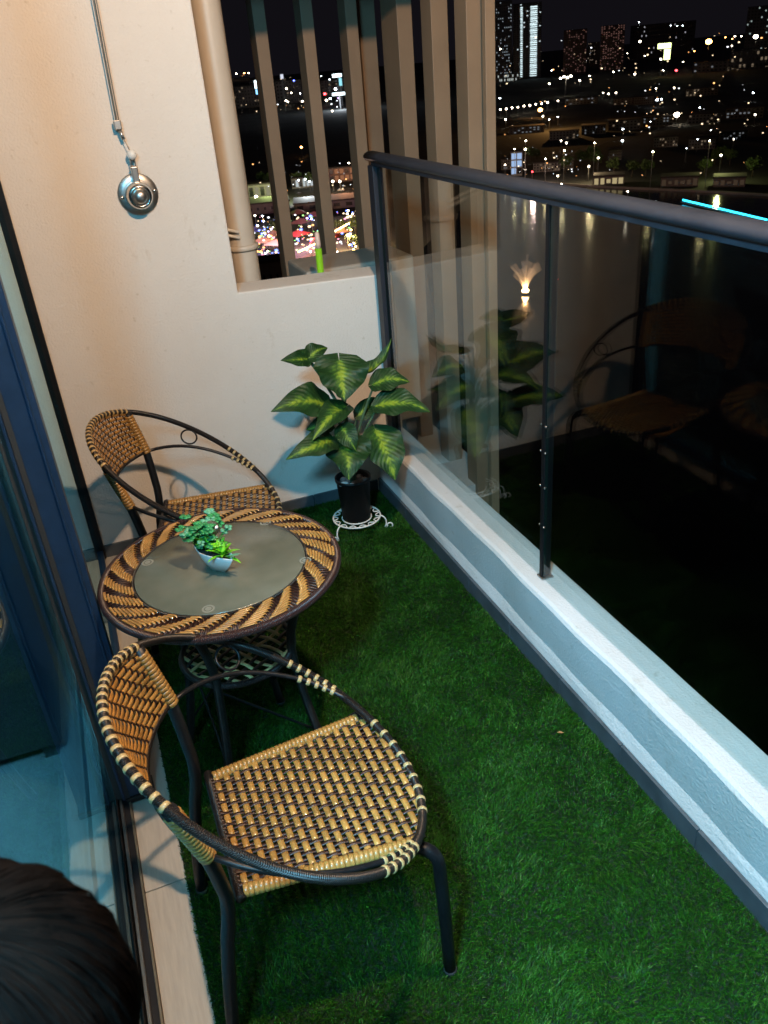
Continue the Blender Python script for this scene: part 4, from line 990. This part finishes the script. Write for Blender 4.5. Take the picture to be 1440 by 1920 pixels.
for x, y, yb in ((965, 279, 340), (985, 279, 342), (1023, 298, 345), (1058, 282, 347), (1115, 268, 351), (1224, 284, 357), (1331, 264, 362)):
    street_lamp(x, y, 'shore', .6, label='yellow shore lamp mirrored in the lake, ' + {965: 'nearest the slats', 985: 'second from the slats', 1023: 'third from the slats', 1058: 'in front of the pinkish hall', 1115: 'left of the glowing yellow arcade', 1224: 'left of the long dim arcade', 1331: 'left of the right pavilion'}[x], D=np.hypot(*onground(x, yb)[:2]) + 4)
tm = thing('mast_light', 'tall orange-lit light mast with four floodlights beyond the lamp row', 'light mast', tuple(onground(1060, 180)))
D_ = np.hypot(*onground(1060, 180)[:2]); mh = far(1057, 146, D_)[2] - G
MB().sweep([(0, 0, 0), (0, 0, mh)], [.9, .5], 6).build('pole', M['pole'], tm)
for k in range(4): MB().ball((-9 + 6 * k, 0, mh + (1.5 if k % 2 else 0)), 1.5, 8, 6, (1.3, 1, .8)).build('floodlight', E_WARMW, tm)
# left of the slats: seen over the parapet
for x, y, kd, k in ((443, 138, 'warm', .8), (458, 137, 'sod', .7), (466, 137, 'warm', .6), (464, 192, 'warm', .9), (487, 191, 'warm', .9), (498, 224, 'cool', 1), (537, 166, 'warm', .9), (546, 174, 'warm', .8), (536, 189, 'warm', 1), (540, 191, 'warm', .8),
        (567, 190, 'warm', 1), (579, 194, 'warm', 1), (629, 167, 'cool', 1.4), (609, 176, 'red', 1.5), (612, 188, 'warm', 1.3), (619, 185, 'cool', 1), (654, 200, 'warm', 1.2), (623, 208, 'warm', 1), (686, 197, 'warm', 1.7), (565, 276, 'sod', 1.2), (648, 153, 'warm', .8),
        (551, 151, 'blue', .9), (563, 175, 'cool', .5), (618, 149, 'cool', .6), (645, 141, 'cool', .4), (450, 187, 'cool', .5), (690, 153, 'cool', .5), (690, 228, 'cool', .5), (635, 184, 'purple', 1.0), (602, 143, 'cool', .4)):
    street_lamp(x, y, kd, k, D=1750 if y < 178 else None)
for x, y, kd, k in ((480, 369, 'warm', 1.8), (500, 346, 'yg', 1.4), (497, 340, 'yg', .8), (515, 366, 'warm', 1.2), (624, 340, 'warm', 1.4), (637, 340, 'warm', 1.4), (654, 306, 'warm', 1.1), (572, 336, 'cool', 1), (580, 340, 'cool', 1), (560, 338, 'cool', .8), (590, 346, 'cool', .8),
        (478, 404, 'warm', 1.0), (492, 405, 'cool', 1.0), (494, 415, 'cool', .8), (519, 404, 'cool', 1.2), (525, 409, 'warm', 1.2), (483, 423, 'warm', 1.1), (512, 426, 'warm', .9), (526, 428, 'warm', .8), (486, 432, 'blue', 1.1), (491, 438, 'blue', 1.1), (496, 430, 'blue', .9), (503, 434, 'purple', .9),
        (509, 429, 'purple', .9), (520, 436, 'purple', .7), (497, 440, 'blue', .8), (502, 471, 'warm', .8), (534, 461, 'warm', .7), (576, 409, 'purple', 1.2), (584, 410, 'cool', .9), (603, 438, 'red', 1.4), (601, 445, 'red', 1.1), (584, 451, 'red', 1.4), (588, 447, 'red', 1.0), (582, 456, 'red', .9),
        (653, 395, 'warm', 1.1), (651, 401, 'warm', 1.1), (661, 401, 'warm', 1.0), (658, 406, 'gold', 1.2), (640, 413, 'warm', 1.1), (673, 425, 'warm', 1.2), (658, 431, 'gold', 1.2), (651, 441, 'gold', 1.3), (675, 446, 'warm', 1.1), (655, 459, 'gold', 1.1), (664, 456, 'gold', 1.1), (663, 468, 'gold', 1.3),
        (667, 462, 'gold', 1.1), (647, 474, 'warm', 1.2), (632, 472, 'warm', 1.0), (582, 472, 'warm', 1.2), (603, 458, 'warm', 1.3), (604, 469, 'warm', 1.3), (670, 417, 'gold', 1.0), (664, 412, 'gold', 1.0)):
    street_lamp(x, y, kd, k, h=6)
def light_string(label, p0, p1, n, z0, z1, mt, name='light_string', D=None):
    a, b = at(*p0, 2, z0), at(*p1, 2, z1); t = thing(name, label, 'light string', tuple(a))
    r = math.hypot(a[0], a[1]) * .0009
    P = [(b - a) * i / (n - 1) for i in range(n)]
    MB().sweep(P, .12, 5).build('cable', M['pole'], t)
    ball = MB().ball((0, 0, 0), r, 6, 5).mesh('bulb', mt)
    for p in P: link_mesh('bulb', ball, t, Matrix.Translation(p))
    return t
light_string('golden string of bulbs climbing over the night market street', (629, 433), (664, 413), 14, G + 5, G + 5, E_GOLD)
light_string('golden string of bulbs beside the red night market sign', (560, 472), (592, 457), 13, G + 4, G + 4, E_GOLD)
pon = light_string('bright cyan led strip along a jetty on the lake', (1281, 375), (1437, 412), 60, G + 1.5, G + 1.5, E_CYAN, 'led_strip')
a_, b_2 = at(1281, 375, 2, G + 1.5), at(1437, 412, 2, G + 1.5)
MB().sweep([(0, .8, -1.0), tuple((b_2 - a_) + np.array([0, .8, -1.0]))], 1, 4, up=(0, 0, 1), wh=(1.2, .3)).build('jetty_deck', M['roof'], pon, smooth=False)

def far_lights(name, label, n, boxes, cols, rmin, rmax, h=(2, 9), warm=True):
    mb = MB(); rr = random.Random(name)
    for k in range(n):
        bx = boxes[rr.randrange(len(boxes))]; x = bx[0] + (bx[1] - bx[0]) * rr.random(); y = bx[2] + (bx[3] - bx[2]) * rr.random()
        p = far(x, y, 1500 + 900 * rr.random()) if y < 150 else at(x, y, 2, G + h[0] + (h[1] - h[0]) * rr.random())
        d = math.hypot(p[0], p[1]); r = d * (rmin + (rmax - rmin) * rr.random() ** 2.5)
        mb.ball(p, r, 5, 3, (1.3, 1.3, .8), mi=rr.randrange(len(cols)))
    o = mb.build(name, cols, smooth=False); tag(o, label, 'city lights', kind='stuff')
E_D1 = emis('dim warm lamp', (1.0, .75, .45), 3.0); E_D2 = emis('dim white lamp', (.9, .95, 1.0), 3.0); E_D3 = emis('dim orange lamp', (1.0, .45, .15), 3.5); E_D4 = emis('pink neon', (1.0, .35, .5), 2.5); E_D5 = emis('blue neon', (.15, .25, 1.0), 5); E_D6 = emis('green neon', (.45, 1.0, .3), 2)
far_lights('distant_lights', 'countless faint warm lights of the city beyond the lake', 190, [(935, 1440, 60, 150), (935, 1440, 150, 250), (935, 1440, 100, 330), (1150, 1440, 120, 260), (940, 1100, 280, 330)], [E_D1, E_D1, E_D2, E_D3], .0002, .0009)
far_lights('skyline_lights', 'countless faint lights of the skyline behind the slats', 160, [(435, 710, 138, 215), (435, 710, 165, 205), (435, 710, 300, 360)], [E_D1, E_D2, E_D3], .0002, .0009)
far_lights('market_lights', 'countless small coloured lights of the night market below', 330, [(470, 545, 405, 490), (552, 612, 398, 478), (628, 682, 395, 478), (470, 540, 425, 445)], [E_D1, E_D2, E_D1, E_D4, E_D5, E_D6, E_D3], .0005, .0017, (1, 5))

# buildings
E_WIN = emis('lit window', (1.0, 0.82, 0.55), 1.1); E_WINC = emis('cool lit window', (0.80, 0.95, 1.0), 1.0); E_WIND = emis('dim lit window', (1.0, 0.75, 0.5), 0.16)
E_BRW = emis('bright stair light', (0.75, 0.95, 1.0), 1.15); E_FACADE = emis('lit facade glow', (1.0, 0.80, 0.42), 0.42); E_FACADED = emis('dim lit facade glow', (1.0, 0.66, 0.42), 0.045); E_SIGN = emis('lit sign board', (0.75, 0.95, 1.0), 4.0); E_SIGNG = emis('lit sign board green', (0.85, 1.0, 0.40), 4.0)  # facade glows: light on the lakeside walls put in as emission
M['dark_glass'] = mat('dark window glass', (0.02, 0.02, 0.025), 0.2)
def building(label, px0, px1, pyb, pyt, D=None, depth=14, floors=4, bays=6, lit=.15, mats=None, jit=0, win=None, wall='facade', roofed=True, group=None, cat='building', wfill=.5, name='building'):
    pxm = (px0 + px1) / 2
    if D is None: base = onground(pxm, pyb); D = math.hypot(base[0], base[1])
    base = far(pxm, pyb, D); base[2] = G; r = ray(pxm, pyb); yaw = math.atan2(r[1], r[0]) - PI / 2
    w = np.linalg.norm(far(px1, pyb, D) - far(px0, pyb, D)); H = max(4, far(pxm, pyt, D)[2] - G)
    t = thing(name, label, cat, tuple(base), yaw, group)
    MB().box(-w / 2, w / 2, 0, depth, 0, H).build('wall', M[wall], t, smooth=False)
    if roofed: MB().box(-w / 2 - .4, w / 2 + .4, -.4, depth + .4, H + .01, H + .8).build('roof', M['roof'], t, smooth=False)
    wl = MB(); wd = MB(); rr = random.Random(label)
    z0 = min(H * .06, 3.0)
    for f in range(floors):
        for k in range(bays):
            x = -w / 2 + w * (k + .5) / bays; z = z0 + (H - z0) * (f + .5) / floors; hw_, hh_ = w / bays * wfill * .5 * (1 - jit * .5 * rr.random()), (H - z0) / floors * wfill * .5 * (1 - jit * rr.random())
            (wl if rr.random() < lit else wd).box(x - hw_, x + hw_, -.12, -.02, z - hh_, z + hh_)
    if wl.n: wl.build('lit_windows', win or E_WIN, t, smooth=False, kind='stuff')
    if wd.n: wd.build('dark_windows', M['dark_glass'], t, smooth=False, kind='stuff')
    return t, w, H
# towers beyond the lake
tw, w, H = building('pair of dark high-rise towers with two bright columns of stair windows', 962, 1014, 139, 6, D=2300, depth=45, floors=34, bays=9, lit=.06, win=E_WINC, wfill=.4)
for x0, x1 in ((975.5, 979.5), (993.5, 1006)):
    mb = MB(); xa = (x0 - 988) / 52 * w; xb = (x1 - 988) / 52 * w
    for f in range(36): mb.box(xa, xb, -.5, -.2, H * (.035 + .93 * f / 36), H * (.035 + .93 * (f + .45 + .12 * (f % 3)) / 36))
    mb.build('stair_windows', E_BRW, tw, smooth=False, kind='stuff')
building('dark high-rise block with scattered cool windows beside the slats', 930, 960, 147, 2, D=2250, depth=40, floors=26, bays=8, lit=.30, win=emis('w2', (.75, .9, 1), .42), wfill=.34)
building('lit low podium at the foot of the dark high-rise', 930, 972, 150, 139, D=2200, depth=40, floors=2, bays=14, lit=.7, win=emis('w3', (.9, 1, .95), .5), wfill=.6)
building('dim reddish apartment tower, left one of two, with a bright stair column', 1055, 1098, 141, 56, D=2400, depth=40, floors=22, bays=10, lit=.25, win=emis('w4', (1, .5, .42), .10), wall='facade_red', wfill=.5)
building('dim reddish apartment tower, right one of two, beyond the lake', 1123, 1167, 141, 48, D=2400, depth=40, floors=24, bays=10, lit=.42, win=emis('w5', (1, .5, .42), .12), wall='facade_red', wfill=.5)
building('dark tower with a few cool windows at the top right corner', 1395, 1450, 80, 12, D=2600, depth=40, floors=16, bays=9, lit=.12, win=emis('w6', (.75, .95, .9), .5), wfill=.4)
building('wide dark apartment slab low on the horizon behind the floodlights', 1180, 1300, 90, 44, D=3200, depth=40, floors=8, bays=30, lit=.05, win=emis('w7', (.9, .9, 1), .5), wfill=.35)
building('dark apartment block behind the right reddish tower', 1100, 1122, 141, 80, D=2700, depth=40, floors=14, bays=6, lit=.14, win=emis('w8', (1, .75, .55), .3), wfill=.4)
# low blocks between the towers and the lake
lows = [(955, 1020, 250, 238), (1030, 1085, 262, 246), (1090, 1135, 252, 236), (1140, 1200, 244, 226), (1205, 1260, 236, 220), (1290, 1350, 232, 214), (1360, 1430, 222, 203), (1150, 1210, 196, 184), (1190, 1225, 196, 182), (1285, 1345, 180, 166), (1060, 1120, 196, 184),
        (1290, 1340, 280, 262), (1350, 1400, 262, 248), (1300, 1345, 274, 254), (1140, 1165, 300, 282), (1360, 1440, 136, 124), (1300, 1370, 128, 116), (1370, 1440, 108, 94), (940, 975, 318, 300), (1000, 1050, 322, 306), (1045, 1075, 316, 300), (1225, 1270, 276, 258)]
LOWL = ['under the mast light', 'right of the mast light, behind the road', 'between the mast and the round floodlight, in front', 'left of the round floodlight', 'just under the round floodlight', 'right of the round floodlight', 'at the right edge of the picture halfway down', 'behind the round floodlight', 'small one left of the yellow green lamp', 'long one under the red light',
    'behind the mast light, right of it', 'second row above the dim arcade', 'above the dim right pavilion', 'lower row above the dim arcade', 'behind the glowing yellow arcade', 'on the skyline at the right edge, lower', 'on the skyline under the orange floodlight', 'on the skyline at the right edge, higher', 'on the shore beside the slats', 'on the shore behind the pinkish hall', 'on the shore right of the pinkish hall', 'above the gap between the two arcades']
for i, (a, b, yb, yt) in enumerate(lows):
    D_ = 1900 if yb < 145 else None
    building('dark low-rise city block, %s' % LOWL[i], a, b, yb, yt, D=D_, depth=16, floors=3, bays=9, lit=.16 if i % 3 else .3, win=E_WIND if i % 2 else emis('w9_%d' % i, (.85, .92, 1), .15), group='dark low-rise city blocks beyond the lake')
building('lakeside building with glowing yellow arcade front', 1112, 1169, 349, 331, depth=12, floors=1, bays=5, lit=1, win=E_FACADE, wfill=.8, jit=.5)  # glowing panes here and below stand in for light on the facades
building('long dim lakeside arcade right of the glowing yellow one', 1238, 1308, 352, 333, depth=12, floors=1, bays=6, lit=.9, win=E_FACADED, wfill=.75, jit=.7)
building('dim lakeside pavilion at the right end of the far shore', 1336, 1396, 352, 334, depth=12, floors=1, bays=5, lit=.9, win=E_FACADED, wfill=.75, jit=.7)
building('blue-lit shop by the lake road beside the slats', 958, 979, 330, 286, depth=10, floors=3, bays=2, lit=.75, win=emis('blue shop', (.45, .65, 1), .75), wfill=.8)
building('pinkish market hall roof by the lake road', 1008, 1052, 320, 304, depth=12, floors=2, bays=6, lit=.5, win=emis('pink shop', (1, .5, .6), .22), wfill=.7)
# the night market and shops on the left
building('low white-lit shop row across the night street', 548, 602, 352, 334, depth=14, floors=1, bays=8, lit=.85, win=emis('shopw', (.85, .95, 1), .55), wfill=.75)
building('orange-lit shophouse terrace behind the third slat', 618, 676, 340, 314, depth=14, floors=2, bays=6, lit=.6, win=emis('shopo', (1, .42, .2), .30), wfill=.7, wall='facade_red')
building('low lit shop with yellow green garden lights beside the pipe', 468, 520, 372, 346, depth=14, floors=1, bays=5, lit=.6, win=emis('shopy', (1, .95, .6), .25), wfill=.7)
building('long dark market roof in front of the night street', 465, 545, 400, 381, depth=22, floors=1, bays=6, lit=0, wfill=.3)
building('dark flat roofed hall in front of the shophouses', 552, 690, 392, 378, depth=22, floors=1, bays=6, lit=.1, win=E_WIND, wfill=.5)
building('dark flat roof with rows of vents just below the parapet', 470, 545, 560, 492, depth=10, floors=1, bays=6, lit=0, wfill=.3)
SKYL = ['under the tall white billboard', 'in the second gap of the slats', 'under the white roof sign', 'behind the third slat, low', 'behind the first slat', 'behind the second slat', 'at the edge of the drain pipe', 'behind the third slat, high']
for i, (a, b, yb, yt) in enumerate(((445, 500, 200, 160), (520, 580, 186, 150), (585, 650, 190, 150), (640, 700, 206, 178), (470, 540, 176, 150), (560, 612, 178, 148), (430, 470, 176, 146), (650, 705, 180, 150))):
    building('dark skyline block with sparse windows, ' + SKYL[i], a, b, yb, yt, D=2000 + 40 * i, depth=30, floors=6, bays=10, lit=.10, win=E_WIND, group='skyline blocks behind the slats')
def sign(label, px0, px1, py0, py1, D, mt):
    a, b = far(px0, py1, D), far(px1, py1, D); w = np.linalg.norm(b - a); h = far(px0, py0, D)[2] - a[2]; r = ray(px0, py0)
    t = thing('billboard', label, 'billboard', tuple((a + b) / 2), math.atan2(r[1], r[0]) - PI / 2)
    MB().box(-w / 2, w / 2, 0, 1.0, 0, h).build('frame', M['roof'], t, smooth=False); MB().box(-w / 2 + .2, w / 2 - .2, -.3, -.02, .2, h - .2).build('lit_panel', mt, t, smooth=False)
    z = a[2] - G
    MB().box(-.8, .8, .1, .9, -z, -.02).build('post', M['pole'], t, smooth=False)
E_S2 = emis('blue sign', (.25, .6, 1), 2.2)
sign('tall white billboard glowing behind the gap beside the pipe', 478, 489, 150, 166, 1700, E_SIGN)
sign('blue lower billboard under the tall white one', 480, 491, 167, 177, 1690, E_S2)
sign('white slanted billboard glowing behind the second gap', 526, 532, 139, 148, 1700, emis('sgn', (.8, .85, 1), .9))
sign('bright white roof sign on the skyline behind the third gap', 623, 641, 138, 145, 1700, E_SIGN)
sign('cyan vertical sign hanging below the white roof sign', 636, 642, 146, 161, 1695, emis('sgc', (.3, .75, .85), 1.2))
sign('long white canopy sign at street level on the left skyline', 623, 650, 173, 179, 1600, E_SIGN)
sign('glowing yellow green roof sign above the city', 1233, 1258, 81, 91, 1900, E_SIGNG)
sign('yellow green vertical sign under the roof sign', 1244, 1256, 92, 112, 1895, E_SIGNG)
# market stalls
for i, (x, y, mt, nm) in enumerate(((560, 410, E_FACADED, 'pink'), (590, 415, E_FACADED, 'pink'), (566, 428, E_FACADED, 'pink'), (480, 445, E_FACADED, 'blue'), (500, 450, E_FACADED, 'green'), (515, 452, E_FACADED, 'brown'), (492, 466, E_FACADED, 'orange'), (520, 470, E_FACADED, 'orange'), (640, 446, E_FACADED, 'brown'), (560, 452, E_FACADED, 'red'))):
    cols = {'pink': (.5, .22, .25), 'blue': (.2, .2, .55), 'green': (.25, .4, .1), 'brown': (.35, .2, .1), 'orange': (.6, .3, .12), 'red': (.5, .06, .06)}
    p = onground(x, y); t = thing('market_stall', 'small %s canopied stall at the night market below, %s' % (nm, ('top left', 'top right', 'middle', 'beside the pipe', 'beside the pipe', 'left of the first slat', 'lowest left', 'lowest right', 'behind the third gap', 'behind the green pole')[i]), 'market stall', tuple(p), random.random() * 3, 'stalls of the night market')
    key = 'stall_' + nm
    if key not in M: M[key] = mat(key, cols[nm], .8)
    MB().add([(-5, -4, 3), (5, -4, 3), (5, 4, 3), (-5, 4, 3), (0, 0, 5)], [(0, 1, 4), (1, 2, 4), (2, 3, 4), (3, 0, 4), (3, 2, 1, 0)]).build('canopy', M[key], t, smooth=False)
    for sx in (-4.7, 4.7):
        for sy in (-3.7, 3.7): MB().box(sx - .1, sx + .1, sy - .1, sy + .1, 0, 2.99).build('post', M['pole'], t, smooth=False)
def plight(px, py, h, P, col, r=1.0):
    p = at(px, py, 2, G + h); lamp('market_lamp_light', tuple(p), P, col, r)
plight(495, 440, 9, 26000, (.45, .4, 1)); plight(500, 470, 9, 42000, (1, .62, .32)); plight(580, 420, 10, 38000, (1, .5, .55)); plight(655, 432, 9, 60000, (1, .68, .28)); plight(592, 446, 8, 22000, (1, .06, .06)); plight(500, 350, 10, 30000, (.8, 1, .3)); plight(575, 348, 10, 30000, (.85, .95, 1)); plight(645, 330, 12, 40000, (1, .42, .2))
plight(1352, 300, 11, 7000, (.95, 1, .35)); plight(1108, 308, 10, 8000, (1, .75, .4)); plight(1000, 310, 10, 8000, (1, .7, .6)); plight(1050, 200, 20, 70000, (1, .5, .15)); plight(640, 186, 16, 150000, (.8, .9, 1))
# parked cars on the market street and by the lake
E_TAIL = E_RED
def car(px, py, col, rz):
    p = onground(px, py); t = thing('parked_car', 'small parked car on the lamp-lit street below', 'car', tuple(p), rz, 'cars on the lamp-lit streets below')
    key = 'car_%s' % (col,)
    if key not in M: M[key] = mat('car paint', col, .3, coat=.5)
    sec = [(-2.1, .35), (-2.15, .8), (-1.5, .95), (-.9, 1.42), (.6, 1.42), (1.25, .95), (2.0, .82), (2.1, .4)]
    V = [(x, s * .85, z) for s in (-1, 1) for x, z in sec]; n = len(sec)
    MB().add(V, [tuple(range(n)), tuple(range(2 * n - 1, n - 1, -1))] + [(i, i + n, (i + 1) % n + n, (i + 1) % n) for i in range(n)]).build('body', M[key], t, smooth=False)
    for x in (-1.3, 1.3):
        for s in (-1, 1): MB().sweep([(x, s * .78, .33), (x, s * .92, .33)], .33, 10).build('wheel', M['rubber'], t)
for i, (x, y) in enumerate(((975, 318), (985, 322), (968, 324), (1010, 316), (1025, 312), (560, 365), (600, 362), (520, 368), (640, 358), (600, 470), (632, 445), (620, 456))):
    car(x, y, ((.6, .6, .6), (.05, .05, .06), (.35, .03, .03), (.3, .33, .4))[i % 4], i * .7)
def tree(px, py, h, label, group):
    p = onground(px, py); t = thing('park_tree', label, 'tree', tuple(p), random.random() * 6, group)
    tr = MB().sweep([(0, 0, 0), (.1, .1, h * .35), (-.1, .2, h * .6)], [.35, .25, .12], 6)
    for k in range(5):
        a = k * 1.3; tr.sweep([(0, .1, h * .35 + k * .2), (h * .2 * math.cos(a), h * .2 * math.sin(a), h * .7)], [.13, .04], 5)
    tr.build('trunk', M['bark'], t)
    V = []; Fc = []
    for k in range(420):
        q = RNG.normal(size=3); q /= np.linalg.norm(q); rr = h * .36 * (.55 + .5 * RNG.random()) * (1 + .25 * math.sin(3 * q[0] + 5 * q[1]))
        c = q * rr * np.array([1.1, 1.1, .8]) + np.array([0, 0, h * .72]); u = RNG.normal(size=3); u /= np.linalg.norm(u); v = np.cross(u, RNG.normal(size=3)); v /= np.linalg.norm(v); s = h * .045
        b = len(V); V += [c - u * s, c + v * s, c + u * s, c - v * s]; Fc.append((b, b + 1, b + 2, b + 3))
    MB().add(V, Fc).build('crown', M['crown'], t, smooth=False)
for x, y, h in ((1352, 308, 10), (1368, 310, 9), (1340, 309, 8), (1108, 312, 12), (1118, 318, 10), (1090, 314, 10), (996, 302, 9), (1006, 304, 8), (1150, 330, 10), (1185, 332, 9), (1210, 334, 10), (1320, 330, 9), (1410, 332, 10), (1060, 325, 10)):
    tree(x, y, h, 'leafy tree near a lamp on the far lake shore', 'trees on the far lake shore')
for x, y, h in ((492, 350, 9), (506, 352, 9), (518, 354, 8), (516, 446, 8), (524, 450, 8), (560, 350, 9), (582, 352, 9), (668, 440, 8), (640, 440, 7), (664, 474, 7)):
    tree(x, y, h, 'leafy street tree by the night market below the balcony', 'street trees by the night market')

# fountain in the lake, lit from below
fp = onground(985, 550, G + .3)
fo = thing('fountain', 'orange-lit fountain spraying in the middle of the dark lake', 'fountain', tuple(fp))
mt = bpy.data.materials.new('water spray'); mt.use_nodes = True; t = mt.node_tree; t.nodes.clear()
o_ = t.nodes.new('ShaderNodeOutputMaterial'); df = t.nodes.new('ShaderNodeBsdfDiffuse'); df.inputs[0].default_value = (.8, .8, .8, 1); tl = t.nodes.new('ShaderNodeBsdfTranslucent'); tl.inputs[0].default_value = (.8, .8, .8, 1)
ad = t.nodes.new('ShaderNodeAddShader'); tr_ = t.nodes.new('ShaderNodeBsdfTransparent'); mx = t.nodes.new('ShaderNodeMixShader'); mx.inputs[0].default_value = .16
t.links.new(df.outputs[0], ad.inputs[0]); t.links.new(tl.outputs[0], ad.inputs[1]); t.links.new(tr_.outputs[0], mx.inputs[1]); t.links.new(ad.outputs[0], mx.inputs[2]); t.links.new(mx.outputs[0], o_.inputs[0])
M['spray'] = mt
MB().lathe([(0, 0), (1.4, 0), (1.5, .3), (1.2, .5), (0, .5)], seg=20).build('float', M['roof'], fo)
rgt = np.array([_X[0] * 0 + 0.87, -0.49, 0]);
for k, (lean, hgt) in enumerate(((-.55, 8.5), (-.42, 9.5), (-.10, 10.5), (.02, 12.5), (.30, 9.0), (.48, 9.5), (-.75, 6.0), (.2, 8.0), (-.25, 8.0), (-.65, 9.0), (-.5, 7), (.4, 7.5), (-.02, 9), (.6, 8), (.1, 10))):
    tip = rgt * lean * hgt * .95; P = bez((0, 0, .5), tuple(tip * .35 + np.array([0, 0, hgt * .75])), tuple(tip + np.array([.2 * k % 1, 0, hgt])), n=10)
    MB().sweep(P, np.linspace(.10, .42 + .25 * (k % 3), 10), 8, caps=False).build('jet', M['spray'], fo)
MB().ball((0, 0, .9), .95, 12, 8, (1.2, 1.2, .7)).build('lamp', emis('fountain lamp', (1.0, .60, .22), 40, True), fo)
lamp('fountain_lamp_light', (fp[0], fp[1], fp[2] + 1.9), 5200, (1.0, .45, .16), .5)
